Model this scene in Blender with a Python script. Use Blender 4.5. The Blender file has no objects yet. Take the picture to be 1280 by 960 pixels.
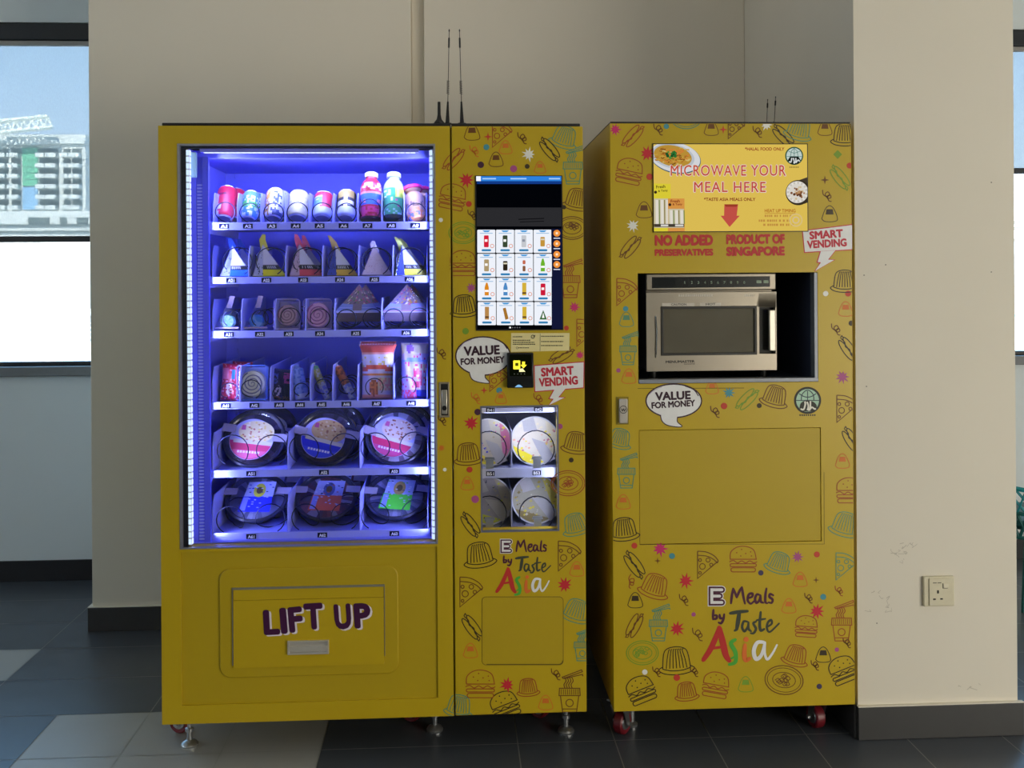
import bpy, math, random
from mathutils import Vector, Matrix, noise as mnoise
from mathutils.geometry import tessellate_polygon
random.seed(7)
S = bpy.context.scene
COL = S.collection
R = math.radians

# ---------------------------------------------------------------- camera
FPX = 1281.0; CX, CY = 640.0, 350.0; CAMH = 1.456; YAW = R(3.2); ROLL = 0.0068
Fv = Vector((math.sin(YAW), math.cos(YAW), 0)); Rv = Vector((math.cos(YAW), -math.sin(YAW), 0)); Uv = Vector((0, 0, 1))
CAM = Vector((0, 0, CAMH))
cam = bpy.data.cameras.new('camera'); co = bpy.data.objects.new('camera', cam); COL.objects.link(co)
cam.sensor_fit = 'HORIZONTAL'; cam.sensor_width = 36; cam.lens = FPX / 1280 * 36
cam.shift_x = (640 - CX) / 1280; cam.shift_y = -(480 - CY) / 1280; cam.clip_end = 2000; cam.clip_start = 0.05
rr = Rv * math.cos(ROLL) - Uv * math.sin(ROLL); uu = Rv * math.sin(ROLL) + Uv * math.cos(ROLL)
co.matrix_world = Matrix((( rr.x, uu.x, -Fv.x, CAM.x), (rr.y, uu.y, -Fv.y, CAM.y), (rr.z, uu.z, -Fv.z, CAM.z), (0, 0, 0, 1)))
S.camera = co

def ray(px, py):
    x, y = px - CX, py - CY
    x, y = x * math.cos(ROLL) - y * math.sin(ROLL), x * math.sin(ROLL) + y * math.cos(ROLL)
    return Fv * FPX + Rv * x - Uv * y
def at(px, py, Y):                       # the point of the plane y = Y seen at a pixel
    d = ray(px, py); return CAM + d * (Y / d.y)
def floor_at(px, py, z=0.0):
    d = ray(px, py); return CAM + d * ((z - CAMH) / d.z)
def ax(px, py, Y): return at(px, py, Y).x
def az(px, py, Y): return at(px, py, Y).z

# ---------------------------------------------------------------- light, sky, exposure
S.view_settings.view_transform = 'Standard'; S.view_settings.look = 'None'
S.view_settings.gamma = 1.0; S.view_settings.use_curve_mapping = False
S.view_settings.exposure = 0.0
W = bpy.data.worlds.new('sky'); S.world = W; W.use_nodes = True
nt = W.node_tree; bgn = nt.nodes['Background']
tc = nt.nodes.new('ShaderNodeTexCoord'); sx = nt.nodes.new('ShaderNodeSeparateXYZ'); rp = nt.nodes.new('ShaderNodeValToRGB')
nt.links.new(tc.outputs['Generated'], sx.inputs[0]); nt.links.new(sx.outputs['Z'], rp.inputs[0]); nt.links.new(rp.outputs[0], bgn.inputs[0])
rp.color_ramp.elements[0].position = 0.0; rp.color_ramp.elements[0].color = (.36, .45, .52, 1)
rp.color_ramp.elements[1].position = 0.35; rp.color_ramp.elements[1].color = (.15, .31, .50, 1)
bgn.inputs[1].default_value = 10.0
def light(kind, name, loc, target, energy, color, size=(1, 1), angle=None):
    l = bpy.data.lights.new(name, kind); l.energy = energy; l.color = color
    if kind == 'AREA': l.shape = 'RECTANGLE'; l.size, l.size_y = size
    if angle: l.angle = angle
    o = bpy.data.objects.new(name, l); COL.objects.link(o); o.location = loc
    o.rotation_euler = (Vector(target) - Vector(loc)).to_track_quat('-Z', 'Y').to_euler(); return o
light('SUN', 'sun', (0, -20, 40), (0, 30, 0), 22.0, (1, .97, .9), angle=R(.5))
# daylight from the glazed side of the hall, behind the camera and to its right
light('AREA', 'hall_daylight', (4.3, -1.2, .95), (0.4, 3.2, 0.55), 136, (1.0, .93, .80), (3.2, 1.5))
light('AREA', 'hall_fill_light', (-4.6, -.6, 2.5), (-.4, 4.4, 1.9), 10, (1.0, .97, .92), (3.0, 1.4))  # added fill from the left for the column and the pillar's side face
light('AREA', 'cool_floor_fill', (-5.3, 2.6, 1.5), (-1.6, 3.4, 0), 24, (.62, .80, 1.0), (2.4, 1.6))  # added cool fill to blue the floor; the wall there has no window
light('AREA', 'column_fill_light', (.1, 3.22, 3.24), (.1, 4.4, 1.7), 4.3, (1.0, .93, .83), (3.4, .3))  # added fill for the column and recess wall, no lamp modelled here

# ---------------------------------------------------------------- materials
def s2l(c): c = c / 255; return c / 12.92 if c <= .04045 else ((c + .055) / 1.055) ** 2.4
def lin(c):
    if isinstance(c, str): c = c.lstrip('#'); c = [int(c[i:i + 2], 16) for i in (0, 2, 4)]
    return tuple(s2l(v) for v in c)
_mc = {}
def pm(c, rough=.45, metal=0.0, nz=.08, scale=40, bump=0.0, spec=.5):
    key = ('p', str(c), rough, metal, nz, scale, bump, spec)
    if key in _mc: return _mc[key]
    m = bpy.data.materials.new('m_%d' % len(_mc)); m.use_nodes = True; t = m.node_tree; b = t.nodes['Principled BSDF']
    r, g, bl = lin(c)
    b.inputs['Roughness'].default_value = rough; b.inputs['Metallic'].default_value = metal
    b.inputs['Specular IOR Level'].default_value = spec
    tcn = t.nodes.new('ShaderNodeTexCoord'); n = t.nodes.new('ShaderNodeTexNoise'); n.inputs['Scale'].default_value = scale; n.inputs['Detail'].default_value = 3
    t.links.new(tcn.outputs['Object'], n.inputs['Vector'])
    mx = t.nodes.new('ShaderNodeMix'); mx.data_type = 'RGBA'
    mx.inputs['A'].default_value = (r * (1 - nz), g * (1 - nz), bl * (1 - nz), 1); mx.inputs['B'].default_value = (min(1, r * (1 + nz)), min(1, g * (1 + nz)), min(1, bl * (1 + nz)), 1)
    t.links.new(n.outputs['Fac'], mx.inputs['Factor']); t.links.new(mx.outputs['Result'], b.inputs['Base Color'])
    if bump:
        bp = t.nodes.new('ShaderNodeBump'); bp.inputs['Strength'].default_value = bump; bp.inputs['Distance'].default_value = .002
        t.links.new(n.outputs['Fac'], bp.inputs['Height']); t.links.new(bp.outputs['Normal'], b.inputs['Normal'])
    _mc[key] = m; return m
def em(c, s=1.0):
    key = ('e', str(c), s)
    if key in _mc: return _mc[key]
    m = bpy.data.materials.new('e_%d' % len(_mc)); m.use_nodes = True; t = m.node_tree; t.nodes.clear()
    e = t.nodes.new('ShaderNodeEmission'); o = t.nodes.new('ShaderNodeOutputMaterial')
    e.inputs[0].default_value = (*lin(c), 1); e.inputs[1].default_value = s; t.links.new(e.outputs[0], o.inputs[0])
    _mc[key] = m; return m
def clear(name, tint, fac, rough=.05, diffuse=False):
    m = bpy.data.materials.new(name); m.use_nodes = True; t = m.node_tree; t.nodes.clear()
    a = t.nodes.new('ShaderNodeBsdfTransparent'); a.inputs[0].default_value = (*tint, 1)
    g = t.nodes.new('ShaderNodeBsdfGlossy'); g.inputs['Roughness'].default_value = rough; g.inputs[0].default_value = (1, 1, 1, 1)
    lw = t.nodes.new('ShaderNodeLayerWeight'); lw.inputs[0].default_value = .25
    mu = t.nodes.new('ShaderNodeMath'); mu.operation = 'MULTIPLY_ADD'; mu.inputs[1].default_value = .5; mu.inputs[2].default_value = fac; mu.use_clamp = True
    t.links.new(lw.outputs['Fresnel'], mu.inputs[0])
    mx = t.nodes.new('ShaderNodeMixShader'); o = t.nodes.new('ShaderNodeOutputMaterial')
    t.links.new(mu.outputs[0], mx.inputs[0]); t.links.new(a.outputs[0], mx.inputs[1]); t.links.new(g.outputs[0], mx.inputs[2]); t.links.new(mx.outputs[0], o.inputs[0])
    return m
def lit(r, g, b, k=.58):                  # a print colour judged under the hall's dim light, brought back to its own colour
    f = [min(.9, max(s2l(v) / k, .004)) for v in (r, g, b)]
    return tuple(255 * (12.92 * v if v <= .0031308 else 1.055 * v ** (1 / 2.4) - .055) for v in f)
YEL = pm('#c9ab16', .38, nz=.03, scale=6)
YEL2 = pm('#c0a414', .45, nz=.04, scale=5)
BLK = pm('#0c0c0e', .45); DARK = pm('#1b1b1f', .5); STEEL = pm('#c2c4c6', .28, .9, scale=12); GREY = pm('#8f9194', .4)
WHT = pm('#eceae6', .5); CHROME = pm('#d8dadc', .18, 1.0)
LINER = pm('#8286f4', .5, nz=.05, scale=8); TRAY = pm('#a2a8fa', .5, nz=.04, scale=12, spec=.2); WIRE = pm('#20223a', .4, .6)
GLASS = clear('thin_glass', (.97, .98, 1), .015, .03)
PLASTIC = clear('clear_plastic', (.97, .97, .98), .045, .2)
LEDM = em('#b4beff', 2.2); LEDF = em('#cfe6ff', 1.25)
LEDW = em('#e4e9ff', 2.0)
WALL = pm('#e6dfcf', .85, nz=.03, scale=3, bump=.05); WALLW = pm('#e6eceb', .85, nz=.03, scale=3, bump=.05)
TILE_D = pm('#484d54', .34, nz=.14, scale=5, spec=.55); TILE_L = pm('#a3a29c', .36, nz=.08, scale=5); GROUT = pm('#a3a39b', .7)
SKIRT = pm('#3d3d3d', .4, nz=.12, scale=9)

# ---------------------------------------------------------------- mesh helper
LOC = {}
class G:
    def __init__(s): s.v = []; s.f = []; s.m = []
    def poly(s, pts, mi=0):
        b = len(s.v); s.v += [Vector(p) for p in pts]; s.f.append(tuple(range(b, b + len(pts)))); s.m.append(mi); return s
    def box(s, x0, x1, y0, y1, z0, z1, mi=0):
        b = len(s.v); s.v += [Vector(p) for p in ((x0, y0, z0), (x1, y0, z0), (x1, y1, z0), (x0, y1, z0), (x0, y0, z1), (x1, y0, z1), (x1, y1, z1), (x0, y1, z1))]
        for q in ((0, 3, 2, 1), (4, 5, 6, 7), (0, 1, 5, 4), (1, 2, 6, 5), (2, 3, 7, 6), (3, 0, 4, 7)): s.f.append(tuple(b + i for i in q)); s.m.append(mi)
        return s
    def prism(s, pts, y0, y1, mi=0):      # outline given as (x, z), pushed from y0 to y1
        n = len(pts); b = len(s.v)
        s.v += [Vector((x, y0, z)) for x, z in pts] + [Vector((x, y1, z)) for x, z in pts]
        s.f.append(tuple(range(b, b + n))); s.f.append(tuple(range(b + 2 * n - 1, b + n - 1, -1))); s.m += [mi, mi]
        for i in range(n): j = (i + 1) % n; s.f.append((b + j, b + i, b + n + i, b + n + j)); s.m.append(mi)
        return s
    def tube(s, pts, r, n=6, mi=0, cap=True):
        pts = [Vector(p) for p in pts]; b = len(s.v); up = None
        for i, p in enumerate(pts):
            d = (pts[min(i + 1, len(pts) - 1)] - pts[max(i - 1, 0)]).normalized()
            if up is None: up = d.orthogonal().normalized()
            up = (up - d * up.dot(d)).normalized(); sd = d.cross(up); ri = r[i] if isinstance(r, (list, tuple)) else r
            s.v += [p + (up * math.cos(2 * math.pi * k / n) + sd * math.sin(2 * math.pi * k / n)) * ri for k in range(n)]
        for i in range(len(pts) - 1):
            for k in range(n): a = b + i * n + k; c = b + i * n + (k + 1) % n; s.f.append((a, c, c + n, a + n)); s.m.append(mi)
        if cap:
            s.f.append(tuple(b + k for k in range(n - 1, -1, -1))); e = b + (len(pts) - 1) * n; s.f.append(tuple(e + k for k in range(n))); s.m += [mi, mi]
        return s
    def cyl(s, p0, p1, r, n=16, mi=0, r1=None): return s.tube([p0, p1], [r, r if r1 is None else r1], n, mi)
    def lathe(s, prof, n=24, mi=0, mat=None, cap=True):   # profile (r, z) about z; mi may be a function of (angle -180..180 with 0 at -y, ring)
        b = len(s.v); k0 = len(prof)
        for r, z in prof:
            for k in range(n):
                a = 2 * math.pi * k / n - math.pi; s.v.append(Vector((r * math.sin(a), -r * math.cos(a), z)))
        for i in range(k0 - 1):
            for k in range(n):
                a = b + i * n + k; c = b + i * n + (k + 1) % n; s.f.append((a, c, c + n, a + n))
                s.m.append(mi((k + .5) / n * 360 - 180, i) if callable(mi) else mi)
        if cap:
            l = (lambda i: mi(0, i) if callable(mi) else mi)
            s.f.append(tuple(b + k for k in range(n - 1, -1, -1))); s.m.append(l(0)); e = b + (k0 - 1) * n; s.f.append(tuple(e + k for k in range(n))); s.m.append(l(k0 - 2))
        if mat is not None:
            for i in range(b, len(s.v)): s.v[i] = mat @ s.v[i]
        return s
    def xf(s, m, start=0):
        for i in range(start, len(s.v)): s.v[i] = m @ s.v[i]
        return s
    def build(s, name, mats, parent=None, bevel=0, smooth=True, ang=35):
        if not isinstance(mats, (list, tuple)): mats = [mats]
        xs = [p.x for p in s.v]; ys = [p.y for p in s.v]; zs = [p.z for p in s.v]
        c = Vector(((min(xs) + max(xs)) / 2, (min(ys) + max(ys)) / 2, min(zs)))
        me = bpy.data.meshes.new(name); me.from_pydata([tuple(p - c) for p in s.v], [], s.f)
        for m in mats: me.materials.append(m)
        for p, mi in zip(me.polygons, s.m): p.material_index = mi
        if smooth:
            for p in me.polygons: p.use_smooth = True
            me.update(); me.set_sharp_from_angle(angle=R(ang))
        o = bpy.data.objects.new(name, me); COL.objects.link(o)
        o.location = c - (LOC[parent.name] if parent else Vector((0, 0, 0)))
        if parent: o.parent = parent
        LOC[o.name] = c
        if bevel:
            bm = o.modifiers.new('b', 'BEVEL'); bm.width = bevel; bm.segments = 2; bm.limit_method = 'ANGLE'; bm.angle_limit = R(50)
        return o
def tag(o, label, cat, group=None):
    o['label'] = label; o['category'] = cat
    if group: o['group'] = group
    return o
def thing(name, label, cat, loc=(0, 0, 0), group=None):
    o = bpy.data.objects.new(name, None); COL.objects.link(o); o.empty_display_size = .05; o.location = loc; LOC[o.name] = Vector(loc)
    return tag(o, label, cat, group)
def struct(g, name, mats, parent=None, bevel=0, kind='structure'):
    o = g.build(name, mats, parent, bevel)
    if parent is None: o['kind'] = kind
    return o
def sheet(g, x0, x1, z0, z1, holes, y0, y1, mi=0):       # a panel in the xz plane with rectangular openings
    xs = sorted({x0, x1, *[h[0] for h in holes], *[h[1] for h in holes]}); zs = sorted({z0, z1, *[h[2] for h in holes], *[h[3] for h in holes]})
    inh = lambda i, j: not (0 <= i < len(xs) - 1 and 0 <= j < len(zs) - 1) or any(h[0] < (xs[i] + xs[i + 1]) / 2 < h[1] and h[2] < (zs[j] + zs[j + 1]) / 2 < h[3] for h in holes)
    idx = {}
    def V(i, j, y):
        k = (i, j, y)
        if k not in idx: idx[k] = len(g.v); g.v.append(Vector((xs[i], y, zs[j])))
        return idx[k]
    def F(*q): g.f.append(tuple(q)); g.m.append(mi)
    for i in range(len(xs) - 1):
        for j in range(len(zs) - 1):
            if inh(i, j): continue
            F(V(i, j, y0), V(i + 1, j, y0), V(i + 1, j + 1, y0), V(i, j + 1, y0)); F(V(i, j, y1), V(i, j + 1, y1), V(i + 1, j + 1, y1), V(i + 1, j, y1))
            if inh(i - 1, j): F(V(i, j, y0), V(i, j + 1, y0), V(i, j + 1, y1), V(i, j, y1))
            if inh(i + 1, j): F(V(i + 1, j, y0), V(i + 1, j, y1), V(i + 1, j + 1, y1), V(i + 1, j + 1, y0))
            if inh(i, j - 1): F(V(i, j, y0), V(i, j, y1), V(i + 1, j, y1), V(i + 1, j, y0))
            if inh(i, j + 1): F(V(i, j + 1, y0), V(i + 1, j + 1, y0), V(i + 1, j + 1, y1), V(i, j + 1, y1))
    return g

# ---------------------------------------------------------------- flat print on a panel (all points are places on that panel)
_tc = {}
def glyphs(s, bold, spacing=1.0):
    k = (s, bold, spacing)
    if k not in _tc:
        cu = bpy.data.curves.new('t', 'FONT'); cu.body = s; cu.offset = bold; cu.resolution_u = 3; cu.space_character = spacing
        ob = bpy.data.objects.new('t', cu); me = bpy.data.meshes.new_from_object(ob)
        vs = [(v.co.x, v.co.y) for v in me.vertices]; fs = [tuple(p.vertices) for p in me.polygons]
        bpy.data.objects.remove(ob); bpy.data.curves.remove(cu); bpy.data.meshes.remove(me)
        _tc[k] = (vs, fs)
    return _tc[k]
class Print:
    def __init__(s, g, Y, mats, clip=None, step=.0004):
        s.g = g; s.Y = Y; s.mats = mats; s.clip = clip; s.step = step; s.k = 0
    def mi(s, m):
        if m not in s.mats: s.mats.append(m)
        return s.mats.index(m)
    def raw(s, pts, m, layer):            # convex polygon, points (X, Z) in metres
        if s.clip:
            x0, x1, z0, z1 = s.clip
            for ax_, lim, sg in ((0, x0, 1), (0, x1, -1), (1, z0, 1), (1, z1, -1)):
                out = []
                for i in range(len(pts)):
                    a, b = pts[i - 1], pts[i]; da, db = sg * (a[ax_] - lim), sg * (b[ax_] - lim)
                    if (da >= 0) != (db >= 0):
                        t = da / (da - db); out.append((a[0] + (b[0] - a[0]) * t, a[1] + (b[1] - a[1]) * t))
                    if db >= 0: out.append(b)
                pts = out
                if len(pts) < 3: return
        y = s.Y - s.step * (1 + layer + .045 * (s.k % 16))
        ar = sum(pts[i - 1][0] * pts[i][1] - pts[i][0] * pts[i - 1][1] for i in range(len(pts)))
        if ar < 0: pts = pts[::-1]
        s.g.poly([(x, y, z) for x, z in pts], s.mi(m))
    def P(s, p): q = at(p[0], p[1], s.Y); return (q.x, q.z)
    def fill(s, pts, m, layer=0):
        s.k += 1
        q = [s.P(p) for p in pts]
        for t in tessellate_polygon([[Vector((x, z, 0)) for x, z in q]]): s.raw([q[i] for i in t], m, layer)
    def stroke(s, pts, w, m, layer=0, closed=False):
        s.k += 1; q = [Vector(p) for p in pts]; n = len(q)
        if closed and (q[0] - q[-1]).length < 1e-6: q.pop(); n -= 1
        L = []
        for i in range(n):
            a = q[i - 1] if (closed or i) else q[i]; b = q[(i + 1) % n] if (closed or i < n - 1) else q[i]
            d1 = (q[i] - a); d2 = (b - q[i]); d1 = d1.normalized() if d1.length else d2.normalized(); d2 = d2.normalized() if d2.length else d1
            n1 = Vector((-d1.y, d1.x)); n2 = Vector((-d2.y, d2.x)); nn = n1 + n2; nn = nn.normalized() if nn.length > .1 else n1
            ww = w[i] if isinstance(w, (list, tuple)) else w
            L.append(nn * (ww / 2 / max(.6, nn.dot(n1))))
        for i in range(n if closed else n - 1):
            j = (i + 1) % n
            s.raw([s.P(q[i] - L[i]), s.P(q[j] - L[j]), s.P(q[j] + L[j]), s.P(q[i] + L[i])], m, layer)
    def disc(s, c, r, m, layer=0, ry=None, n=20, rot=0): s.fill(ell(c, r, ry, n, rot), m, layer)
    def ring(s, c, r, w, m, layer=0, ry=None, n=28, rot=0): s.stroke(ell(c, r, ry, n, rot), w, m, layer, True)
    def text(s, t, x0, y0, x1, y1, h, m, layer=0, bold=.03, sp=1.0):   # baseline from (x0,y0) to (x1,y1), letters h tall
        vs, fs = glyphs(t, 0.0, sp); e = bold * .62; a0 = min(v[0] for v in vs) - e; a1 = max(v[0] for v in vs) + e; b0 = min(v[1] for v in vs) - e; b1 = max(v[1] for v in vs) + e
        sl = (y1 - y0) / (x1 - x0); nx, ny = sl, -1.0
        for du, dv in ([(e * math.cos(k * math.pi / 4), e * math.sin(k * math.pi / 4)) for k in range(8)] if e > .004 else [(0, 0)]):
            s.k += 1
            q = [(x0 + (x1 - x0) * (u + du - a0) / (a1 - a0) + nx * h * (v + dv - b0) / (b1 - b0), y0 + (y1 - y0) * (u + du - a0) / (a1 - a0) + ny * h * (v + dv - b0) / (b1 - b0)) for u, v in vs]
            q = [s.P(p) for p in q]
            for f in fs: s.raw([q[i] for i in f], m, layer)
def ell(c, r, ry=None, n=20, rot=0):
    ry = r if ry is None else ry; cr, sr = math.cos(R(rot)), math.sin(R(rot)); o = []
    for k in range(n):
        a = 2 * math.pi * k / n; x, y = r * math.cos(a), ry * math.sin(a); o.append((c[0] + x * cr - y * sr, c[1] + x * sr + y * cr))
    return o
def spline(pts, k=5):
    P = [Vector(p) for p in pts]; o = []
    for i in range(len(P) - 1):
        p0 = P[max(i - 1, 0)]; p1 = P[i]; p2 = P[i + 1]; p3 = P[min(i + 2, len(P) - 1)]
        for j in range(k):
            t = j / k; o.append(.5 * ((2 * p1) + (p2 - p0) * t + (2 * p0 - 5 * p1 + 4 * p2 - p3) * t * t + (3 * p1 - p0 - 3 * p2 + p3) * t ** 3))
    o.append(P[-1]); return [tuple(p) for p in o]
def rrect(x0, x1, y0, y1, r, k=5):
    o = []
    for cx, cy, a0 in ((x1 - r, y1 - r, 0), (x0 + r, y1 - r, 90), (x0 + r, y0 + r, 180), (x1 - r, y0 + r, 270)):
        for j in range(k + 1): a = R(a0 + 90 * j / k); o.append((cx + r * math.cos(a), cy + r * math.sin(a)))
    return o

# ================================================================ the hall
YF, YK = 3.17, 3.15                      # front planes of the vending machine and of the microwave kiosk
YC, YP, YW = 4.38, 3.17, 5.14            # front of the column, of the pillar, and the window wall
XL, XR, YB, ZC = -5.5, 5.5, -4.5, 3.3
cx0, cx1 = ax(115, 740, YC), ax(514, 80, YC); gx1 = ax(530, 80, YC)
px0, px1 = ax(1070.5, 600, YP), ax(1270, 600, YP)
wz0, wz1 = az(50, 458, YW), az(50, 28, YW)
wl = (XL + .1, -1.25); wr = (2.35, XR - .1)

g = G(); tw = (floor_at(1167, 957).x - floor_at(141, 957).x) / 8; tx0 = floor_at(651, 957).x
ty = floor_at(100, 893).y; td = (floor_at(30, 811.8).y - ty) / 2
gr = .0035
light_tiles = {(-5, -1), (-4, -1), (-8, 1), (-7, 1), (-5, -2), (-4, -2), (-3, -1), (-3, -2), (-3, -4), (3, -5), (4, -5), (-7, -4)}
joint = lambda i, j: (i % 2 == 0) if j >= 0 else (i != -1)      # which upright joints each row of tiles has
for j in range(int((YB - ty) / td) - 1, int((YW - ty) / td) + 2):
    c, d = max(YB, ty + j * td + gr / 2), min(YW, ty + (j + 1) * td - gr / 2)
    i = int((XL - tx0) / tw) - 2; i1 = int((XR - tx0) / tw) + 2
    while i < i1:
        k = i + 1
        while not joint(k, j): k += 1
        a, b = max(XL, tx0 + i * tw + gr / 2), min(XR, tx0 + k * tw - gr / 2)
        if b - a > .02 and d - c > .02: g.poly([(a, c, 0), (b, c, 0), (b, d, 0), (a, d, 0)], 1 if (i, j) in light_tiles else 0)
        i = k
g.box(XL, XR, YB, YW, -.12, -.0012, 2)
struct(g, 'floor', [TILE_D, TILE_L, GROUT])
struct(G().box(XL, XR, YB, YW + .2, ZC, ZC + .1), 'ceiling', WHT)
struct(G().box(XL - .1, XL, YB, YW + .2, 0, ZC), 'wall_left', WALLW)
struct(G().box(XR, XR + .1, YB, YW + .2, 0, ZC), 'wall_right', WALLW)
struct(G().box(XL, XR, YB - .1, YB, 0, ZC), 'wall_behind', WALLW)
struct(sheet(G(), XL, XR, 0, ZC, [(wl[0], wl[1], wz0, wz1), (wr[0], wr[1], wz0, wz1)], YW, YW + .2), 'wall_window', WALLW)
struct(G().box(cx0, cx1, YC, YW, 0, ZC), 'wall_column', WALL, bevel=.004)
struct(G().box(cx1, gx1, YC + .04, YW, 0, ZC).box(gx1, px0, YC, YW, 0, ZC), 'wall_recess', WALL, bevel=.004)
mats = [WALL]; g = G().box(px0, px1, YP, YW, 0, ZC); p = Print(g, YP, mats); sc1, sc2 = pm('#c6bfae', .9), pm('#8a8272', .9); rn = random.Random(11)
for cx, cy, n in ((1131, 690, 16), (1101, 752, 9), (1212, 856, 4)):
    for k in range(n): x, y = cx + rn.uniform(-15, 15), cy + rn.uniform(-12, 12); p.stroke(spline([(x, y), (x + rn.uniform(-3, 4), y + rn.uniform(-3, 3)), (x + rn.uniform(-6, 7), y + rn.uniform(-5, 5))], 3), rn.uniform(.4, .9), sc1, 0)
for x, y in ((1107, 331), (1239, 228), (1239, 340), (1080, 344), (1096, 779), (1083, 483)): p.disc((x, y), .9, sc2, 0, n=7)
struct(g, 'wall_pillar', mats)
sh = .1
struct(G().box(cx0 - .014, cx1 + .014, YC - .014, YC, 0, sh).box(cx0 - .014, cx0, YC, YW, 0, sh).box(cx1 + .014, px0 - .012, YC - .014, YC, 0, sh), 'baseboard_column', SKIRT, bevel=.002)
struct(G().box(px0 - .004, px1 + .014, YP - .014, YP, 0, sh + .004).box(px0 - .012, px0, YP, YC, 0, sh + .004).box(px1, px1 + .014, YP, YW, 0, sh), 'baseboard_pillar', SKIRT, bevel=.002)
struct(G().box(XL, cx0 - .014, YW - .014, YW, 0, sh)  .box(px1 + .014, XR, YW - .014, YW, 0, sh), 'baseboard_window', DARK, bevel=.002)
# a pale cap line along the top of the pillar and column skirting
struct(G().box(cx0 - .014, cx1 + .014, YC - .014, YC, sh, sh + .003).box(cx0 - .014, cx0, YC, YW, sh, sh + .003), 'trim_1', WALL)
struct(G().box(px0 - .004, px1 + .014, YP - .014, YP, sh + .004, sh + .007), 'trim_2', WALL)

FRAME = pm('#23262a', .4); SILL = pm('#7d7f80', .5); RAILG = pm('#a19d98', .45)
def mesh_fabric():
    m = bpy.data.materials.new('blind_mesh'); m.use_nodes = True; t = m.node_tree; t.nodes.clear()
    a = t.nodes.new('ShaderNodeBsdfTransparent'); d = t.nodes.new('ShaderNodeBsdfTranslucent'); d2 = t.nodes.new('ShaderNodeBsdfDiffuse')
    d.inputs[0].default_value = (.10, .115, .115, 1); d2.inputs[0].default_value = (.45, .47, .46, 1)
    n = t.nodes.new('ShaderNodeTexNoise'); n.inputs['Scale'].default_value = 420; n.inputs['Detail'].default_value = 1
    tcn = t.nodes.new('ShaderNodeTexCoord'); mp = t.nodes.new('ShaderNodeMapping'); mp.inputs['Scale'].default_value = (1, 1, .25)
    t.links.new(tcn.outputs['Object'], mp.inputs[0]); t.links.new(mp.outputs[0], n.inputs['Vector'])
    mr = t.nodes.new('ShaderNodeMapRange'); mr.inputs['To Min'].default_value = .54; mr.inputs['To Max'].default_value = .70
    t.links.new(n.outputs['Fac'], mr.inputs['Value'])
    s1 = t.nodes.new('ShaderNodeMixShader'); s1.inputs[0].default_value = .4; t.links.new(d.outputs[0], s1.inputs[1]); t.links.new(d2.outputs[0], s1.inputs[2])
    s2 = t.nodes.new('ShaderNodeMixShader'); o = t.nodes.new('ShaderNodeOutputMaterial')
    t.links.new(mr.outputs[0], s2.inputs[0]); t.links.new(a.outputs[0], s2.inputs[1]); t.links.new(s1.outputs[0], s2.inputs[2]); t.links.new(s2.outputs[0], o.inputs[0]); return m
BLIND = mesh_fabric()
for k, (a, b, py, pxx, lab) in enumerate(((wl[0], wl[1], 303, 50, 'pale mesh roller blind lowered two thirds, the city building seen through it'), (wr[0], wr[1], 217.5, 1272, 'pale mesh roller blind behind the socket pillar, lowered only half way'))):
    fr = G(); w = .05
    sheet(fr, a, b, wz0, wz1, [(a + w, b - w, wz0 + .02, wz1 - .09)], YW + .03, YW + .09)
    fo = struct(fr, 'window_%d' % (k + 1), FRAME, bevel=.003)
    G().box(a, b, YW - .03, YW + .2, wz0 - .046, wz0).build('window_sill', SILL, fo, bevel=.003)
    G().box(a, b, YW + .055, YW + .062, wz0 + .02, wz1 - .09).build('window_pane', GLASS, fo)
    G().box(a + .01, b - .01, YW + .1, YW + .13, wz0 + .005, wz0 + .017).build('window_rail', WHT, fo)
    zb = az(pxx, py, YW + .02); zt = wz1 - .005
    bl = thing('roller_blind', lab, 'blind', ((a + b) / 2, YW + .02, zb))
    G().box(a + .01, b - .01, YW + .012, YW + .014, zb + .03, zt - .08).build('blind_fabric', BLIND, bl)
    G().box(a + .01, b - .01, YW + .004, YW + .022, zb, zb + .03).build('bottom_bar', FRAME, bl, bevel=.004)
    G().box(a + .005, b - .005, YW - .01, YW + .026, zt - .083, zt).build('cassette', FRAME, bl, bevel=.004)
    G().box(a + .01, b - .01, YW - .004, YW + .024, zt - .108, zt - .085).build('cassette_rail', RAILG, bl, bevel=.003)

# ================================================================ outside the windows
CONC = pm('#c9cdc6', .8, nz=.05, scale=.2); BSHADE = pm('#59645e', .8); GRN = pm('#5fae86', .4); BLU = pm('#7fa9c8', .4)
gnd = struct(G().box(-400, 400, 8, 600, -4.2, -4.0), 'ground', pm('#d8d4c8', .9, nz=.06, scale=.05))
YBD = 220.0
bd = thing('apartment_building', 'pale concrete apartment block with stacked balconies and a green glazed stair strip', 'building', (ax(50, 200, YBD), YBD, -4))
bx = lambda p: ax(p, 200, YBD); bz = lambda p: az(50, p, YBD)
g = G().box(bx(-60), bx(107), YBD, YBD + 30, -4, bz(168)); g.box(bx(12), bx(62), YBD - 1.5, YBD + 4, bz(182), bz(172)); g.box(bx(-60), bx(107), YBD - .8, YBD, bz(180), bz(176)); g.build('wall', CONC, bd)
for n_, (x0, x1) in enumerate(((-20, 10), (15, 26), (50, 60), (61, 73), (80, 88), (91, 102))):
    for k in range(6):
        y0 = 186 + 13 * k
        G().box(bx(x0), bx(x1), YBD - .25, YBD, bz(y0 + 7), bz(y0)).build('window', BSHADE, bd)
        G().box(bx(x0 - 1), bx(x1 + 1), YBD - 2.2, YBD, bz(y0 + 11.5), bz(y0 + 6.5)).build('balcony', CONC, bd)
g = G()
for k in range(6): g.box(bx(29), bx(48), YBD - .5, YBD, bz(185 + 8 * k + 7.4), bz(185 + 8 * k))
g.build('stair_glazing', GRN, bd)
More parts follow.
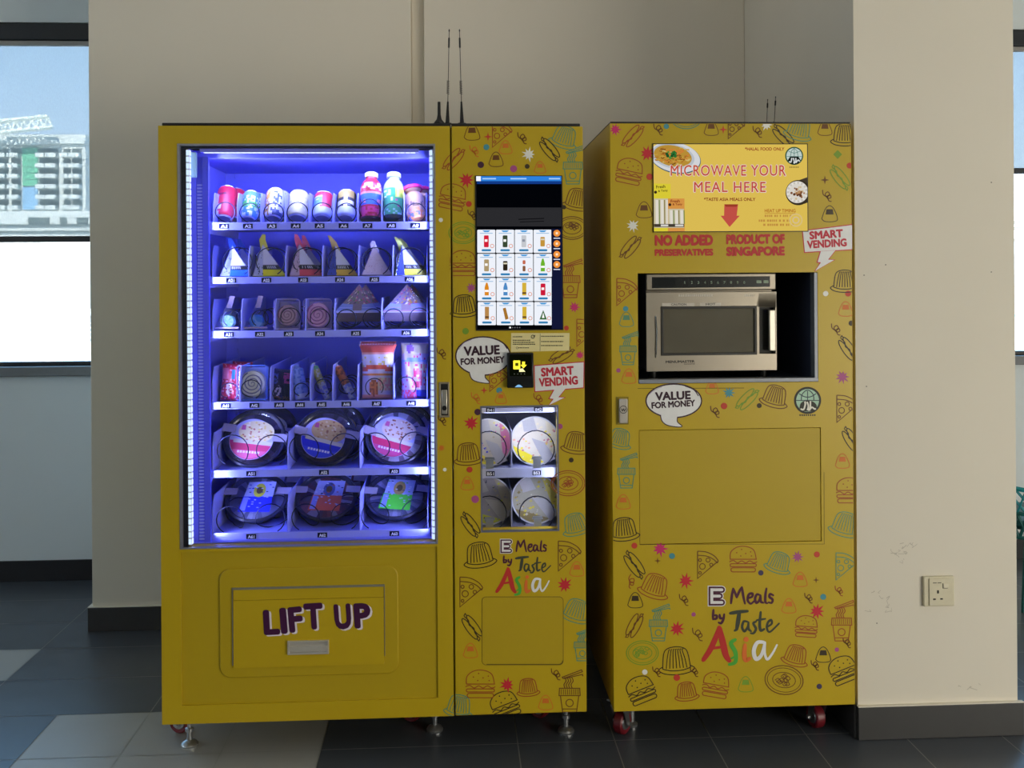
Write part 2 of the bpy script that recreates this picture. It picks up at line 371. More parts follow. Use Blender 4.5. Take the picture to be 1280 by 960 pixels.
G().box(bx(29), bx(48), YBD - .5, YBD, bz(262), bz(234)).build('stair_glazing', BLU, bd)
YCR = 215.0; cz = lambda px, p: az(px, p, YCR); cxx = lambda p: ax(p, 150, YCR)
cr = thing('tower_crane', 'pale tower crane whose lattice jib reaches over the apartment block roof', 'crane', (cxx(-40), YCR, -4))
CRM = pm('#d5dcd0', .6)
g = G(); top = [(cxx(-40 + 10 * k), YCR, cz(0, 156 - 1.05 * k)) for k in range(11)]; bot = [(p[0] + .8, YCR, p[2] - 2.2) for p in top]
g.tube(top, .5, 5); g.tube(bot, .5, 5)
for a, b, c in zip(top, bot, top[1:] + [bot[-1]]): g.tube([a, b], .3, 4); g.tube([b, c], .3, 4)
g.build('jib', CRM, cr)
g = G()
for dx in (-1, 1): g.tube([(cxx(-40) + dx, YCR, -4), (cxx(-40) + dx, YCR, cz(0, 150))], .3, 5)
for k in range(14): g.tube([(cxx(-40) - 1, YCR, -4 + 3.6 * k), (cxx(-40) + 1, YCR, -.4 + 3.6 * k)], .18, 4)
g.build('mast', CRM, cr)
YV = 120.0; vz = lambda p: az(50, p, YV)
va = thing('viaduct', 'long pale concrete viaduct with parapet running below the apartment block', 'viaduct', (0, YV, -4))
G().box(-90, 90, YV, YV + 9, vz(304), vz(264)).build('deck', CONC, va)
for k in range(7): G().box(-52 + 15 * k, -50 + 15 * k, YV + 3, YV + 6, -4, vz(304)).build('column', CONC, va)
for k, (x0, x1) in enumerate(((36, 62), (76, 84), (97, 110))): G().box(ax(x0, 280, YV), ax(x1, 280, YV), YV - .3, YV, vz(279), vz(272)).build('opening', BSHADE, va)
G().box(-90, 90, YV - .35, YV, vz(282), vz(280.5)).box(-90, 90, YV - .35, YV, vz(290), vz(288.8)).build('rail', BSHADE, va)
YN = 30.0; fn = thing('construction_fence', 'white mesh site fence standing low outside the uncovered window pane', 'fence', (ax(50, 420, YN), YN, -4))
g = G(); nz_ = lambda p: az(50, p, YN)
for k in range(16): g.cyl((ax(-60 + 14 * k, 420, YN), YN, -4), (ax(-60 + 14 * k, 420, YN), YN, nz_(402)), .05, 6)
g.build('post', WHT, fn)
g = G()
for p in (403, 409, 415, 421, 428): g.box(ax(-60, 420, YN), ax(150, 420, YN), YN - .02, YN + .02, nz_(p + 2.4), nz_(p))
g.build('mesh_panel', pm('#b9bdb8', .6), fn)
YT = 90.0; sb = thing('site_shed', 'low pale shed with a sloping roof beyond the site fence', 'shed', (ax(20, 400, YT), YT, -4))
G().prism([(ax(-40, 400, YT), -4), (ax(70, 400, YT), -4), (ax(70, 400, YT), az(70, 399, YT)), (ax(-40, 400, YT), az(-40, 390, YT))], YT, YT + 10).build('wall', CONC, sb)
G().prism([(ax(-42, 400, YT), az(-42, 391, YT)), (ax(72, 400, YT), az(72, 400, YT)), (ax(72, 400, YT), az(72, 398.5, YT)), (ax(-42, 400, YT), az(-42, 388, YT))], YT - .5, YT + 10.5).build('roof', CONC, sb)

# ================================================================ doodles printed over the yellow fronts
INK = dict(br=lit(88, 52, 12), bk=lit(45, 34, 14), rb=lit(130, 62, 18), te=lit(74, 118, 92), gn=lit(98, 128, 32), og=lit(172, 92, 26), rd=lit(165, 28, 40), pu=lit(140, 62, 110), wh=lit(205, 198, 186), nv=lit(52, 44, 72), bl=lit(56, 118, 128), dr=lit(160, 48, 30), mg=lit(168, 30, 90), dk=lit(58, 26, 48))
def ik(k): return pm('#%02x%02x%02x' % tuple(int(min(255, v)) for v in INK[k]), .5, nz=.03)
def tfm(c, s, rot):
    cr, sr = math.cos(R(rot)), math.sin(R(rot)); return lambda pts: [(c[0] + s * (x * cr - y * sr), c[1] + s * (x * sr + y * cr)) for x, y in pts]
def doodle(p, kind, x, y, col, s=1.0, rot=0):
    m = ik(col); T = tfm((x, y), s, rot); lw = 1.2
    L = lambda pts, w=lw, c=False: p.stroke(T(pts), w, m, 0, c)
    if kind == 'dot': p.disc((x, y), 3.4 * s, m, 0, n=14)
    elif kind == 'diamond': p.fill(T([(0, -5), (5, 0), (0, 5), (-5, 0)]), m)
    elif kind == 'star4':
        p.fill(T([(0, -7), (1.4, -1.4), (7, 0), (1.4, 1.4), (0, 7), (-1.4, 1.4), (-7, 0), (-1.4, -1.4)]), m)
    elif kind == 'burst':
        rnd = random.Random(int(x * 7 + y)); o = []
        for k in range(18): a = 2 * math.pi * k / 18; r_ = (9.5 + rnd.uniform(-1.5, 2)) if k % 2 == 0 else 4.6; o.append((r_ * math.cos(a), r_ * math.sin(a)))
        for k in range(18): p.raw([p.P(q) for q in T([(0, 0), o[k - 1], o[k]])], m, 0)
    elif kind == 'curl':
        L(spline([(-6, -7), (-5, 0), (0, 3), (5, 0), (2, -4), (-2, 0), (2, 6), (7, 5), (6, 1), (2, 4), (4, 10), (8, 11)], 4))
    elif kind == 'dog':
        for dy, hl, hh in ((-3.4, 15, 3.6), (3.4, 15, 3.6)): L(ell((0, dy), hl, hh, 22), lw, True)
        L([(-16.5, 0), (-18, -3), (-14, -3.2)]); L([(16.5, 0), (18, 3), (14, 3.2)]); L(spline([(-16, 0), (-9, -1.4), (-4, 1.2), (2, -1.2), (8, 1.2), (16, 0)], 3))
    elif kind == 'burger':
        L(spline([(-16, 0), (-15, -9), (-7, -15), (4, -15.5), (13, -11), (16, 0)], 5) + [(-16, 0)])
        for q in ((-8, -8), (-2, -12), (3, -7), (9, -9), (-3, -4), (10, -4)): p.disc(T([q])[0], .9 * s, m, 0, n=6)
        L(spline([(-17, 3), (-12, 1.5), (-7, 4.5), (-2, 2), (3, 4.5), (8, 2), (13, 4.5), (17, 3)], 4))
        L(rrect(-16, 16, 5.5, 9, 1.7), lw, True); L(rrect(-15, 15, 10.5, 15.5, 2.4), lw, True)
    elif kind == 'pizza':
        L([(-11, -10), (-11, 17), (14, -4)]); L(spline([(-11, -17), (0, -16), (10, -11), (15, -5)], 4)); L(spline([(-11, -12), (0, -11), (8, -7.5), (13, -3)], 4)); L([(-11, -17), (-11, -10)]); L([(15, -5), (13.5, -2)])
        for q, r_ in (((-5, 2), 3.6), ((2, -6), 2.6), ((6, 0), 2.0), ((-8, -6), 1.8), ((-8, 10), 1.6)): L(ell(q, r_, None, 12), lw * .9, True)
    elif kind == 'jelly':
        L(spline([(-14, 9), (-12, -6), (-8, -11), (0, -12.5), (8, -11), (12, -6), (14, 9)], 4))
        for k in range(7): a = -9 + 3 * k; L(spline([(a * 1.15, 9), (a * 1.0, 0), (a * .75, -9), (a * .75 + 1.4, -10)], 3), lw * .9)
        L(spline([(-14, 7), (-18, 10), (-12, 14), (0, 15.5), (12, 14), (18, 10), (14, 7)], 4)); L(spline([(-14, 9), (-7, 11), (0, 11.5), (7, 11), (14, 9)], 4))
    elif kind == 'cup':
        L([(-11, -5), (11, -5), (11.5, 3), (-11.5, 3)], lw, True); L([(-10, 3), (-7.5, 21), (7.5, 21), (10, 3)]); L(ell((0, 11), 4, None, 14), lw, True); L([(-8.2, 17.5), (8.2, 17.5)])
        for k in range(9): L([(-9 + 2.25 * k, -4), (-9 + 2.25 * k, 2)], lw * .7)
        for k in range(4): a = -5 + 2.6 * k; L(spline([(a, -5), (a - 1.2, -9), (a + 1.2, -13), (a - .6, -17)], 3))
        L([(-8, -17), (13, -25), (14, -23), (-7, -15.5)], lw, True); L([(-6, -15.5), (14, -20), (14.5, -18)], lw)
    elif kind == 'oni':
        L(spline([(-9, 6), (-5, -5), (0, -9), (5, -5), (9, 6), (5, 9), (-5, 9), (-9, 6)], 4), lw * .8); p.fill(T([(-3.5, -5), (3.5, -5), (4.5, 1), (-4.5, 1)]), m)
    elif kind == 'plate':
        L(ell((0, 0), 20, 15, 26), lw, True); L(ell((0, 0), 17.5, 12.5, 26), lw * .7, True); L(ell((0, 0), 12, 8, 20), lw * .8, True)
        rnd = random.Random(int(x + y))
        for k in range(9): a, b = rnd.uniform(-8, 6), rnd.uniform(-5, 4); L(spline([(a - 3, b), (a, b - 2.5), (a + 3, b), (a, b + 2), (a - 1.5, b)], 3), lw * .8)
DK = [('burst', 769, 162, 'mg', .8), ('dog', 791, 170, 'rb', 1, -48), ('curl', 822, 160, 'br', .8), ('dot', 833, 158, 'bl'), ('plate', 858, 146, 'te', 1), ('oni', 889, 160, 'br'), ('star4', 904, 162, 'dr', .8), ('pizza', 919, 160, 'br', .8), ('curl', 946, 163, 'br', .8), ('burst', 958, 156, 'wh', .8), ('dog', 979, 170, 'bk', 1, 45), ('jelly', 999, 160, 'te', 1, 15), ('oni', 1031, 160, 'br'), ('jelly', 1056, 167, 'bk', 1), ('burst', 809, 192, 'rd', 1), ('burger', 787, 214, 'rb', 1, 12), ('dot', 812, 221, 'dr', 1.2), ('diamond', 1047, 193, 'gn', 1.1), ('dot', 1062, 207, 'dr', 1.1), ('dog', 1050, 222, 'gn', 1, 52), ('star4', 1031, 225, 'br', .8), ('curl', 1033, 243, 'br', .8), ('oni', 1037, 267, 'bk', 1.1), ('oni', 805, 262, 'br', 1.1), ('burst', 791, 282, 'wh', .85), ('dog', 788, 309, 'br', 1, -50),
    ('pizza', 782, 365, 'rb', 1), ('jelly', 1056, 350, 'bk', 1), ('dot', 782, 386, 'bl'), ('oni', 783, 399, 'te', 1), ('cup', 785, 437, 'te', .9), ('dot', 773, 463, 'pu', .8), ('oni', 786, 470, 'og', 1), ('dot', 1032, 367, 'wh', 1), ('dot', 1060, 367, 'dr', 1.1), ('oni', 1057, 386, 'og', 1), ('curl', 1044, 410, 'br', .8), ('dog', 1060, 436, 'bk', 1, 55), ('burst', 1053, 471, 'pu', .9), ('pizza', 1057, 511, 'br', 1), ('dot', 1064, 404, 'bk'),
    ('oni', 890, 484, 'og', .9), ('burst', 911, 491, 'bl', .75), ('dot', 905, 507.5, 'dr', 1.2), ('dog', 934, 499, 'gn', 1, -45), ('dot', 949, 507, 'bk', .9), ('jelly', 969, 494, 'br', 1, 15), ('curl', 893, 513, 'br', .8),
    ('jelly', 775, 547, 'te', .9, 15), ('cup', 783, 590, 'te', .95), ('oni', 779, 627, 'og', 1), ('jelly', 780, 660, 'bk', 1.05, -6), ('dot', 793, 682, 'dr', 1.1), ('burst', 825, 686, 'mg', 1), ('dot', 840, 695, 'bl', 1.1), ('star4', 822, 701, 'br', .6), ('pizza', 883, 706, 'br', 1), ('burger', 929, 699, 'rb', 1.02), ('jelly', 974, 702, 'te', .95, 18), ('burst', 997, 696, 'pu', .75), ('dot', 1021, 693, 'dr', 1.1), ('pizza', 1056, 708, 'te', 1), ('dot', 951, 716, 'nv', 1), ('dog', 1064, 550, 'bk', 1, 58), ('oni', 1053, 576, 'og', 1), ('burger', 1062, 613, 'rb', 1), ('jelly', 1057, 654, 'te', 1.1, 15), ('dog', 793, 706, 'bk', 1.1, 54),
    ('jelly', 819, 731, 'rb', 1.1, 18), ('curl', 789, 725, 'rb', .8, 40), ('burst', 857, 726, 'rd', 1), ('oni', 794, 750, 'bk', 1.05), ('curl', 854, 748, 'br', .8), ('cup', 823, 780, 'te', 1), ('dog', 793, 782, 'br', 1, -62), ('plate', 803, 816, 'gn', 1), ('jelly', 845, 824, 'bk', 1.25, -4), ('burst', 846, 786, 'rd', 1), ('dot', 867, 768, 'pu', .8), ('curl', 871, 791, 'br', .9), ('dot', 806, 840, 'wh', 1), ('burger', 801, 862, 'bk', 1.05, -22), ('jelly', 858, 863, 'rb', .85, -6), ('burger', 895, 856, 'rb', 1, 10), ('dot', 846, 847, 'dr', 1.2), ('curl', 820, 838, 'br', .7), ('curl', 867, 838, 'br', .7), ('oni', 932, 855, 'gn', 1.05), ('plate', 980, 850, 'br', 1.2, 8), ('jelly', 995, 818, 'rb', .95, 15), ('burger', 1008, 783, 'rb', .85, 4), ('burst', 1021, 764, 'rd', 1), ('oni', 986, 757, 'og', 1), ('curl', 1010, 746, 'br', .7), ('oni', 1000, 724, 'og', 1), ('star4', 1020, 725, 'br', .6), ('dot', 1029, 746, 'bl', 1.1), ('cup', 1052, 778, 'rb', 1.1), ('oni', 1029, 818, 'bk', 1.05), ('dot', 1046, 812, 'pu', .8), ('burger', 1054, 837, 'bk', 1.05, -22), ('dot', 1024, 858, 'nv', 1), ('curl', 1058, 802, 'br', .7), ('curl', 1048, 737, 'rb', .7), ('curl', 1018, 830, 'br', .7)]
DV = [('oni', 590, 165, 'br', 1.1), ('pizza', 626, 168, 'rb', .95), ('star4', 610, 171, 'dr', .8), ('curl', 652, 171, 'br', .8), ('jelly', 706, 170, 'te', 1, 18), ('dot', 608, 184, 'bl', 1.1), ('oni', 632, 184, 'og', .9), ('dog', 687, 187, 'bk', 1, 50), ('burst', 661, 193, 'wh', .9), ('curl', 592, 187, 'og', .8), ('dog', 567, 199, 'rb', 1, -48), ('oni', 620, 199, 'br', 1), ('dot', 601, 206, 'dk', 1.2), ('dot', 642, 211, 'pu', 1.3), ('dot', 659, 208, 'bk', .9), ('oni', 675, 209, 'og', .8), ('cup', 716, 208, 'te', 1.05), ('burst', 583, 225, 'rd', 1), ('jelly', 722, 248, 'br', 1, 10), ('burger', 566, 246, 'rb', 1, 12), ('dot', 586, 255, 'dr', 1.1), ('curl', 589, 267, 'br', .7), ('plate', 579, 291, 'gn', .9), ('plate', 715, 285, 'br', .95), ('dot', 705, 259, 'bk', .8), ('burger', 579, 329, 'rb', 1), ('burst', 589, 360, 'pu', .7), ('jelly', 580, 381, 'bk', 1, -4), ('cup', 713, 350, 'rb', 1.05), ('burst', 718, 384, 'mg', .75), ('dot', 708, 410, 'dr', .9), ('dot', 582, 414, 'gn', 1.2), ('pizza', 732, 416, 'rb', 1),
    ('dog', 702, 444, 'br', .95, -30), ('burst', 725, 444, 'mg', .6), ('pizza', 622, 474, 'rb', .9), ('star4', 605, 488, 'dr', .7), ('dot', 624, 488, 'bl', 1.1), ('curl', 594, 496, 'og', .8), ('curl', 672, 497, 'rb', .8), ('oni', 626, 497, 'og', .8), ('dot', 597, 515, 'dk', 1.2), ('burst', 589, 529, 'rd', 1), ('jelly', 585, 566, 'br', 1, -4), ('jelly', 720, 552, 'br', 1, 8), ('dot', 700, 533, 'pu', 1), ('dot', 714, 575, 'bk', .9), ('plate', 710, 604, 'rb', 1.05), ('dot', 587, 587, 'dr', 1.1), ('oni', 584, 604, 'og', .9), ('dot', 594, 624, 'pu', 1.4), ('dog', 588, 656, 'bk', 1, 54), ('jelly', 719, 654, 'te', 1, -14),
    ('jelly', 599, 692, 'bk', 1.15, -8), ('pizza', 710, 695, 'br', 1.1), ('oni', 721, 711, 'og', 1), ('burst', 706, 731, 'rd', 1), ('pizza', 587, 740, 'br', 1.1), ('jelly', 721, 762, 'te', 1.05, 18), ('dog', 590, 784, 'bk', 1.05, 54), ('oni', 588, 813, 'og', 1), ('cup', 728, 807, 'te', .9), ('burger', 600.5, 855, 'rb', 1.1), ('burst', 634, 856, 'rd', .95), ('jelly', 660, 858, 'rb', .8, -4), ('curl', 694, 841, 'br', .8), ('burger', 631, 881, 'bk', 1.05, -22), ('oni', 682, 878, 'og', 1), ('cup', 712, 866, 'br', 1.15), ('jelly', 574, 881, 'te', 1, 10), ('burst', 552, 560, 'og', .5), ('dot', 556, 587, 'wh', .7), ('curl', 551, 440, 'br', .8), ('curl', 552, 524, 'br', .7), ('dot', 551, 275, 'wh', .8)]
def doodles(p, data):
    for d in data: doodle(p, *d)
# slogan lettering shared by both machines, drawn with brush strokes
DPU = '#3d0a3a'
def slogan(p, ox, oy, k):
    T = lambda pts: [(ox + (x - 600) * .2734 * k, oy + (y - 200) * .2734 * k) for x, y in pts]
    dark = pm(lit2(62, 18, 42), .5, nz=.02); slate = pm(lit2(48, 52, 40), .5, nz=.02); red = pm(lit2(158, 34, 30), .5); grn = pm(lit2(62, 140, 44), .5); org = pm(lit2(186, 92, 34), .5); wht = pm(lit2(214, 206, 196), .5); yl = pm('#f2cc08', .5)
    def B(pts, w, m, l=0, sm=True):
        q = spline(T(pts), 6) if sm else T(pts); n = len(q); ww = w * .2734 * k
        p.stroke(q, [ww * (.72 + .28 * math.sin(math.pi * min(1, (i + .5) / n * 1.1))) for i in range(n)], m, l)
        for e in (q[0], q[-1]): p.disc(e, ww * .33, m, l, n=10)
    E1 = [(630, 172), (584, 172), (584, 230), (630, 230)]; E2 = [(584, 201), (620, 201)]
    for w, m, l in ((37, wht, 0), (29, dark, 1), (13, wht, 2)):
        for e in (E1, E2):
            p.stroke(T(e), w * .2734 * k, m, l)
            for q in T(e): p.disc(q, w * .2734 * k / 2, m, l, n=12)
    for pts in ([(672, 235), (676, 200), (682, 166)], [(682, 166), (692, 190), (698, 208)], [(698, 208), (710, 180), (722, 160)], [(722, 160), (728, 200), (736, 236)], [(748, 212), (768, 204), (770, 190), (754, 194), (748, 220), (762, 236), (778, 224)], [(805, 197), (790, 194), (782, 214), (788, 232), (800, 222), (807, 197)], [(807, 197), (808, 225), (820, 232)], [(834, 166), (829, 200), (829, 228), (838, 234)], [(866, 198), (851, 192), (848, 205), (862, 217), (858, 232), (844, 230)],
                [(592, 264), (590, 290), (590, 308)], [(590, 306), (604, 304), (607, 291), (593, 289)], [(620, 286), (623, 302), (636, 302)], [(641, 284), (637, 308), (627, 325), (615, 322)]): B(pts, 12, dark)
    for pts, w in (([(668, 280), (705, 274), (748, 270)], 17), ([(710, 276), (704, 320), (698, 354)], 20), ([(698, 354), (688, 360)], 12), ([(747, 318), (730, 318), (723, 344), (734, 362), (748, 342), (752, 320)], 12), ([(752, 320), (752, 350), (764, 362)], 12), ([(787, 318), (774, 326), (786, 350), (776, 370), (762, 371)], 12), ([(808, 274), (803, 330), (808, 358), (824, 352)], 14), ([(788, 312), (830, 305)], 10), ([(838, 342), (858, 328), (856, 311), (842, 320), (836, 346), (850, 365), (892, 326)], 11)): B(pts, w, slate)
    for pts, w in (([(545, 494), (576, 448), (602, 392), (618, 346)], 26), ([(618, 346), (634, 410), (648, 470), (664, 496)], 30), ([(572, 442), (645, 432)], 13)): B(pts, w, red)
    B([(692, 400), (672, 418), (692, 458), (692, 502), (664, 514)], 20, grn, 1); B([(672, 488), (700, 470)], 9, grn, 1)
    B([(736, 424), (733, 470), (740, 494), (758, 486)], 22, org, 1); p.disc(T([(741, 399)])[0], 12 * .2734 * k, org, 1)
    B([(822, 412), (792, 414), (776, 452), (786, 488), (810, 472), (826, 420)], 19, wht, 1); B([(828, 412), (826, 460), (838, 490), (862, 462), (882, 424)], 12, wht, 1)
def lit2(*c): return '#%02x%02x%02x' % tuple(int(min(255, v)) for v in lit(*c))
def bubble(p, e, tail, t1, t2):                    # speech bubble: ellipse (x0, x1, y0, y1), tail points, two lines of text
    x0, x1, y0, y1 = e; c = ((x0 + x1) / 2, (y0 + y1) / 2); bk = pm(lit2(40, 8, 30), .5); pw = pm(lit2(200, 192, 202), .5); gy = pm(lit2(150, 142, 155), .5)
    p.disc(c, (x1 - x0) / 2 + .8, bk, 0, (y1 - y0) / 2 + .8, 40); sp = spline(tail, 6)
    mid = (sum(q[0] for q in tail) / len(tail), sum(q[1] for q in tail) / len(tail))
    p.stroke(sp, 2.4, bk, 0); p.fill(sp, pw, 2)
    p.disc(c, (x1 - x0) / 2 - .9, pw, 1, (y1 - y0) / 2 - .9, 40)
    p.stroke(spline([(c[0] + 14, y0 + 2.5), (x1 - 10, y0 + 7), (x1 - 4, y0 + 15)], 5), 1.2, bk, 2); p.stroke(spline([(x0 + 4, c[1] - 8), (x0 + 10, y0 + 8), (x0 + 20, y0 + 3.5)], 5), .8, gy, 2)
    p.text(*t1, bk, 3, .07); p.text(*t2, bk, 3, .065)
def flash(p, q, bolt, t1, t2):                     # slanted board with a lightning tail and two lines of red text
    rd = pm(lit2(160, 24, 46), .5); pw = pm(lit2(206, 192, 198), .5)
    p.stroke(q, 2.4, rd, 0, True); p.stroke(bolt, 2.4, rd, 0, True); p.fill(bolt, pw, 1); p.fill(q, pw, 1)
    p.text(*t1, rd, 2, .075); p.text(*t2, rd, 2, .075)
def emblem(p, c, r, under=True):                   # round black and pale teal emblem: globe lines above, white flowing strokes below
    bk = pm(lit2(24, 26, 14), .5); tl = pm(lit2(140, 170, 150), .5); wh = pm(lit2(196, 190, 180), .5); nv = pm(lit2(40, 56, 62), .5)
    p.disc(c, r, bk, 0, n=36); p.disc(c, r * .84, tl, 1, n=36)
    K = lambda pts: [(c[0] + x * r, c[1] + y * r) for x, y in pts]
    for pts in ([(-.84, 0), (.84, 0)], [(0, -.7), (0, 0)]): p.stroke(K(pts), r * .06, nv, 2)
    for pts in ([(-.62, -.5), (-.3, -.3), (0, -.24), (.3, -.3), (.62, -.5)], [(-.46, 0), (-.42, -.4), (-.2, -.68), (0, -.76)], [(.46, 0), (.42, -.4), (.2, -.68), (0, -.76)]): p.stroke(spline(K(pts), 5), r * .07, nv, 2)
    p.fill(spline(K([(-.6, .56), (-.5, .2), (-.2, .02), (.2, .02), (.55, .2), (.66, .5), (.3, .78), (-.3, .78), (-.6, .56)]), 4), bk, 3)
    for pts in ([(-.52, .62), (-.3, .66), (-.18, .3), (-.2, .06)], [(-.05, .1), (.05, .4), (-.02, .72)], [(.2, .04), (.18, .5), (.02, .74)], [(.1, .74), (.3, .5), (.5, .62), (.6, .6)]): p.stroke(spline(K(pts), 4), r * .12, wh, 4)
    if under:
        for k in range(8): p.fill(rrect(c[0] - r * .6 + k * r * .155, c[0] - r * .6 + k * r * .155 + r * .1, c[1] + r * 1.02, c[1] + r * 1.14, r * .02, 1), bk, 0)

# ================================================================ the vending machine
vx0, vx1, vg = ax(200, 530, YF), ax(731, 520, YF), ax(565.7, 520, YF)
vz1, vz0 = az(465, 157.5, YF), az(469, 898, YF)
VM = thing('vending_machine', 'wide yellow food vending machine with a lit blue snack display and touch screen', 'vending machine', ((vx0 + vx1) / 2, YF + .4, 0))
cw0, cw1 = ax(225, 430, YF), ax(544.5, 430, YF); cz1, cz0 = az(385, 181, YF), az(385, 682, YF)   # display opening
sw0, sw1, sz1, sz0 = ax(602, 585, YF), ax(697.5, 585, YF), az(650, 508, YF), az(650, 663.5, YF)      # small window opening
YB1 = YF + .82; YI = YF + .56
# cabinet: shell with two lit compartments
g = G()
g.box(vx0 + .012, cw0 + .014, YF + .06, YB1, vz0 + .01, vz1 + .004); g.box(cw1 - .004, vg - .0, YF + .06, YB1, vz0 + .01, vz1 + .004)
g.box(cw0 + .014, cw1 - .004, YF + .06, YB1, cz1 - .004, vz1 + .004).box(cw0 + .014, cw1 - .004, YF + .06, YB1, vz0 + .01, cz0 + .002); g.box(cw0 + .014, cw1 - .004, YI + .01, YB1, cz0, cz1)
g.box(vg, sw0 - .1, YF + .06, YB1, vz0 + .01, vz1 + .004).box(sw1 + .02, vx1 - .004, YF + .06, YB1, vz0 + .01, vz1 + .004)
g.box(sw0 - .1, sw1 + .02, YF + .06, YB1, sz1 + .02, vz1 + .004).box(sw0 - .1, sw1 + .02, YF + .06, YB1, vz0 + .01, sz0 - .01).box(sw0 - .1, sw1 + .02, YF + .45, YB1, sz0 - .01, sz1 + .02)
g.build('cabinet', YEL, VM)
g = G(); t_ = .004
g.box(cw0 + .014, cw0 + .014 + t_, YF + .05, YI, cz0, cz1).box(cw1 - .004 - t_, cw1 - .004, YF + .05, YI, cz0, cz1).box(cw0 + .014, cw1 - .004, YF + .05, YI, cz1 - t_, cz1).box(cw0 + .014, cw1 - .004, YF + .05, YI, cz0, cz0 + t_).box(cw0 + .014, cw1 - .004, YI, YI + t_, cz0, cz1)
for k in range(26): g.box(cw0 + .05, cw0 + .058, YI - .006, YI, cz0 + .1 + k * .045, cz0 + .12 + k * .045)
g.box(cw0 + .018, cw1 - .008, YF + .10, YI, cz1 - .03, cz1 - t_)
g.build('display_liner', LINER, VM, bevel=.002)
G().box(vx0 + .006, vg, YF + .02, YB1, vz1 + .003, vz1 + .012).build('top_cap', DARK, VM, bevel=.002)
G().box(vg + .002, vx1 - .006, YF + .02, YB1, vz1 + .003, vz1 + .012).build('top_cap', DARK, VM, bevel=.002)
# main door with display opening and sunk lower panel
lp = (ax(226.5, 780, YF), ax(547, 780, YF), az(387, 877.5, YF), az(387, 687, YF))
mats = [YEL, YEL2]; g = G(); sheet(g, vx0, vg - .0022, vz0, vz1, [(cw0, cw1, cz0, cz1), lp], YF, YF + .055)
g.box(lp[0], lp[1], YF + .006, YF + .055, lp[2], lp[3], 1)
doodles(Print(g, YF, mats, (cw1 + .002, vg - .003, vz0 + .001, vz1 - .001)), [d for d in DV if d[1] < 583])
md = g.build('main_door', mats, VM, bevel=.003)
G().prism([(ax(x, 780, YF), az(390, y, YF)) for x, y in rrect(274, 498, 709, 845, 14)], YF + .001, YF + .007).build('embossed_surround', YEL2, VM, bevel=.004)
fl = G(); fq = [(ax(x, 780, YF), az(385, y, YF)) for x, y in ((292, 833), (480, 829), (480, 748), (292, 750))]
fl.box(fq[0][0], fq[1][0], YF - .004, YF + .004, az(385, 832, YF), az(385, 748.5, YF)); fl.box(fq[0][0], fq[1][0], YF - .001, YF + .002, az(385, 748, YF), az(385, 735, YF))
fmats = [YEL]; p = Print(fl, YF - .004, fmats)
lu = pm(lit2(52, 6, 50), .5); lw_ = pm(lit2(196, 184, 196), .5)
for dx, dy, m, l in ((2.6, 1.6, lw_, 0), (0, 0, lu, 1)):
    for s_, x0, y0, x1, y1, h in (('L', 330, 794, 350.5, 793, 31.5), ('I', 351.5, 792.5, 360, 791.8, 32.5), ('F', 362, 791.2, 380, 789.5, 32), ('T', 381, 754.5 + 33, 405, 786, 33), ('U', 419, 787.5, 440, 786, 32), ('P', 443.5, 785.8, 464.5, 784.4, 31.5)):
        p.text(s_, x0 + dx, y0 + dy, x1 + dx, y1 + dy, h, m, l, .075)
fo = fl.build('delivery_flap', fmats, VM)
hx = [ax(x, 808, YF) for x in (360, 411.5)]; hz = [az(385, y, YF) for y in (816.5, 799.5)]
hg = G(); sheet(hg, hx[0], hx[1], hz[0], hz[1], [(hx[0] + .006, hx[1] - .006, hz[0] + .006, hz[1] - .005)], YF - .012, YF - .004); hg.box(hx[0], hx[1], YF - .006, YF - .0045, hz[0], hz[1]); hg.box(hx[0] + .006, hx[1] - .006, YF - .011, YF - .005, hz[0] + .008, hz[1] - .016)
ho = hg.build('flap_handle', pm('#dcd6ca', .3, .5), fo, bevel=.0015)
G().box(fq[0][0] - .004, fq[1][0] + .003, YF - .003, YF + .001, az(385, 735, YF), az(385, 732.5, YF)).box(fq[0][0] - .004, fq[0][0] - .0015, YF - .003, YF + .001, az(385, 829, YF), az(385, 735, YF)).box(fq[1][0] + .001, fq[1][0] + .003, YF - .003, YF + .001, az(385, 822, YF), az(385, 735, YF)).build('flap_hinge_trim', pm('#a8a49a', .35, .6), VM)
# glass, trim, gasket, led strips, lift rail
tr = G(); sheet(tr, cw0 - .004, cw1 + .003, cz0 - .003, cz1 + .003, [(cw0 + .003, cw1 - .003, cz0 + .001, cz1 - .003)], YF - .002, YF + .012); tr.build('display_trim', pm('#b9b9c2', .3, .7), VM)
gk = G(); gk.box(cw0 + .003, cw0 + .017, YF + .014, YF + .026, cz0, cz1).box(cw0 + .017, cw1, YF + .014, YF + .026, cz1 - .009, cz1 - .002); gk.build('gasket', pm('#14141c', .5), VM)
G().box(cw0 + .003, cw1 - .003, YF + .006, YF + .010, cz0 + .001, cz1 - .003).build('display_glass', GLASS, VM)
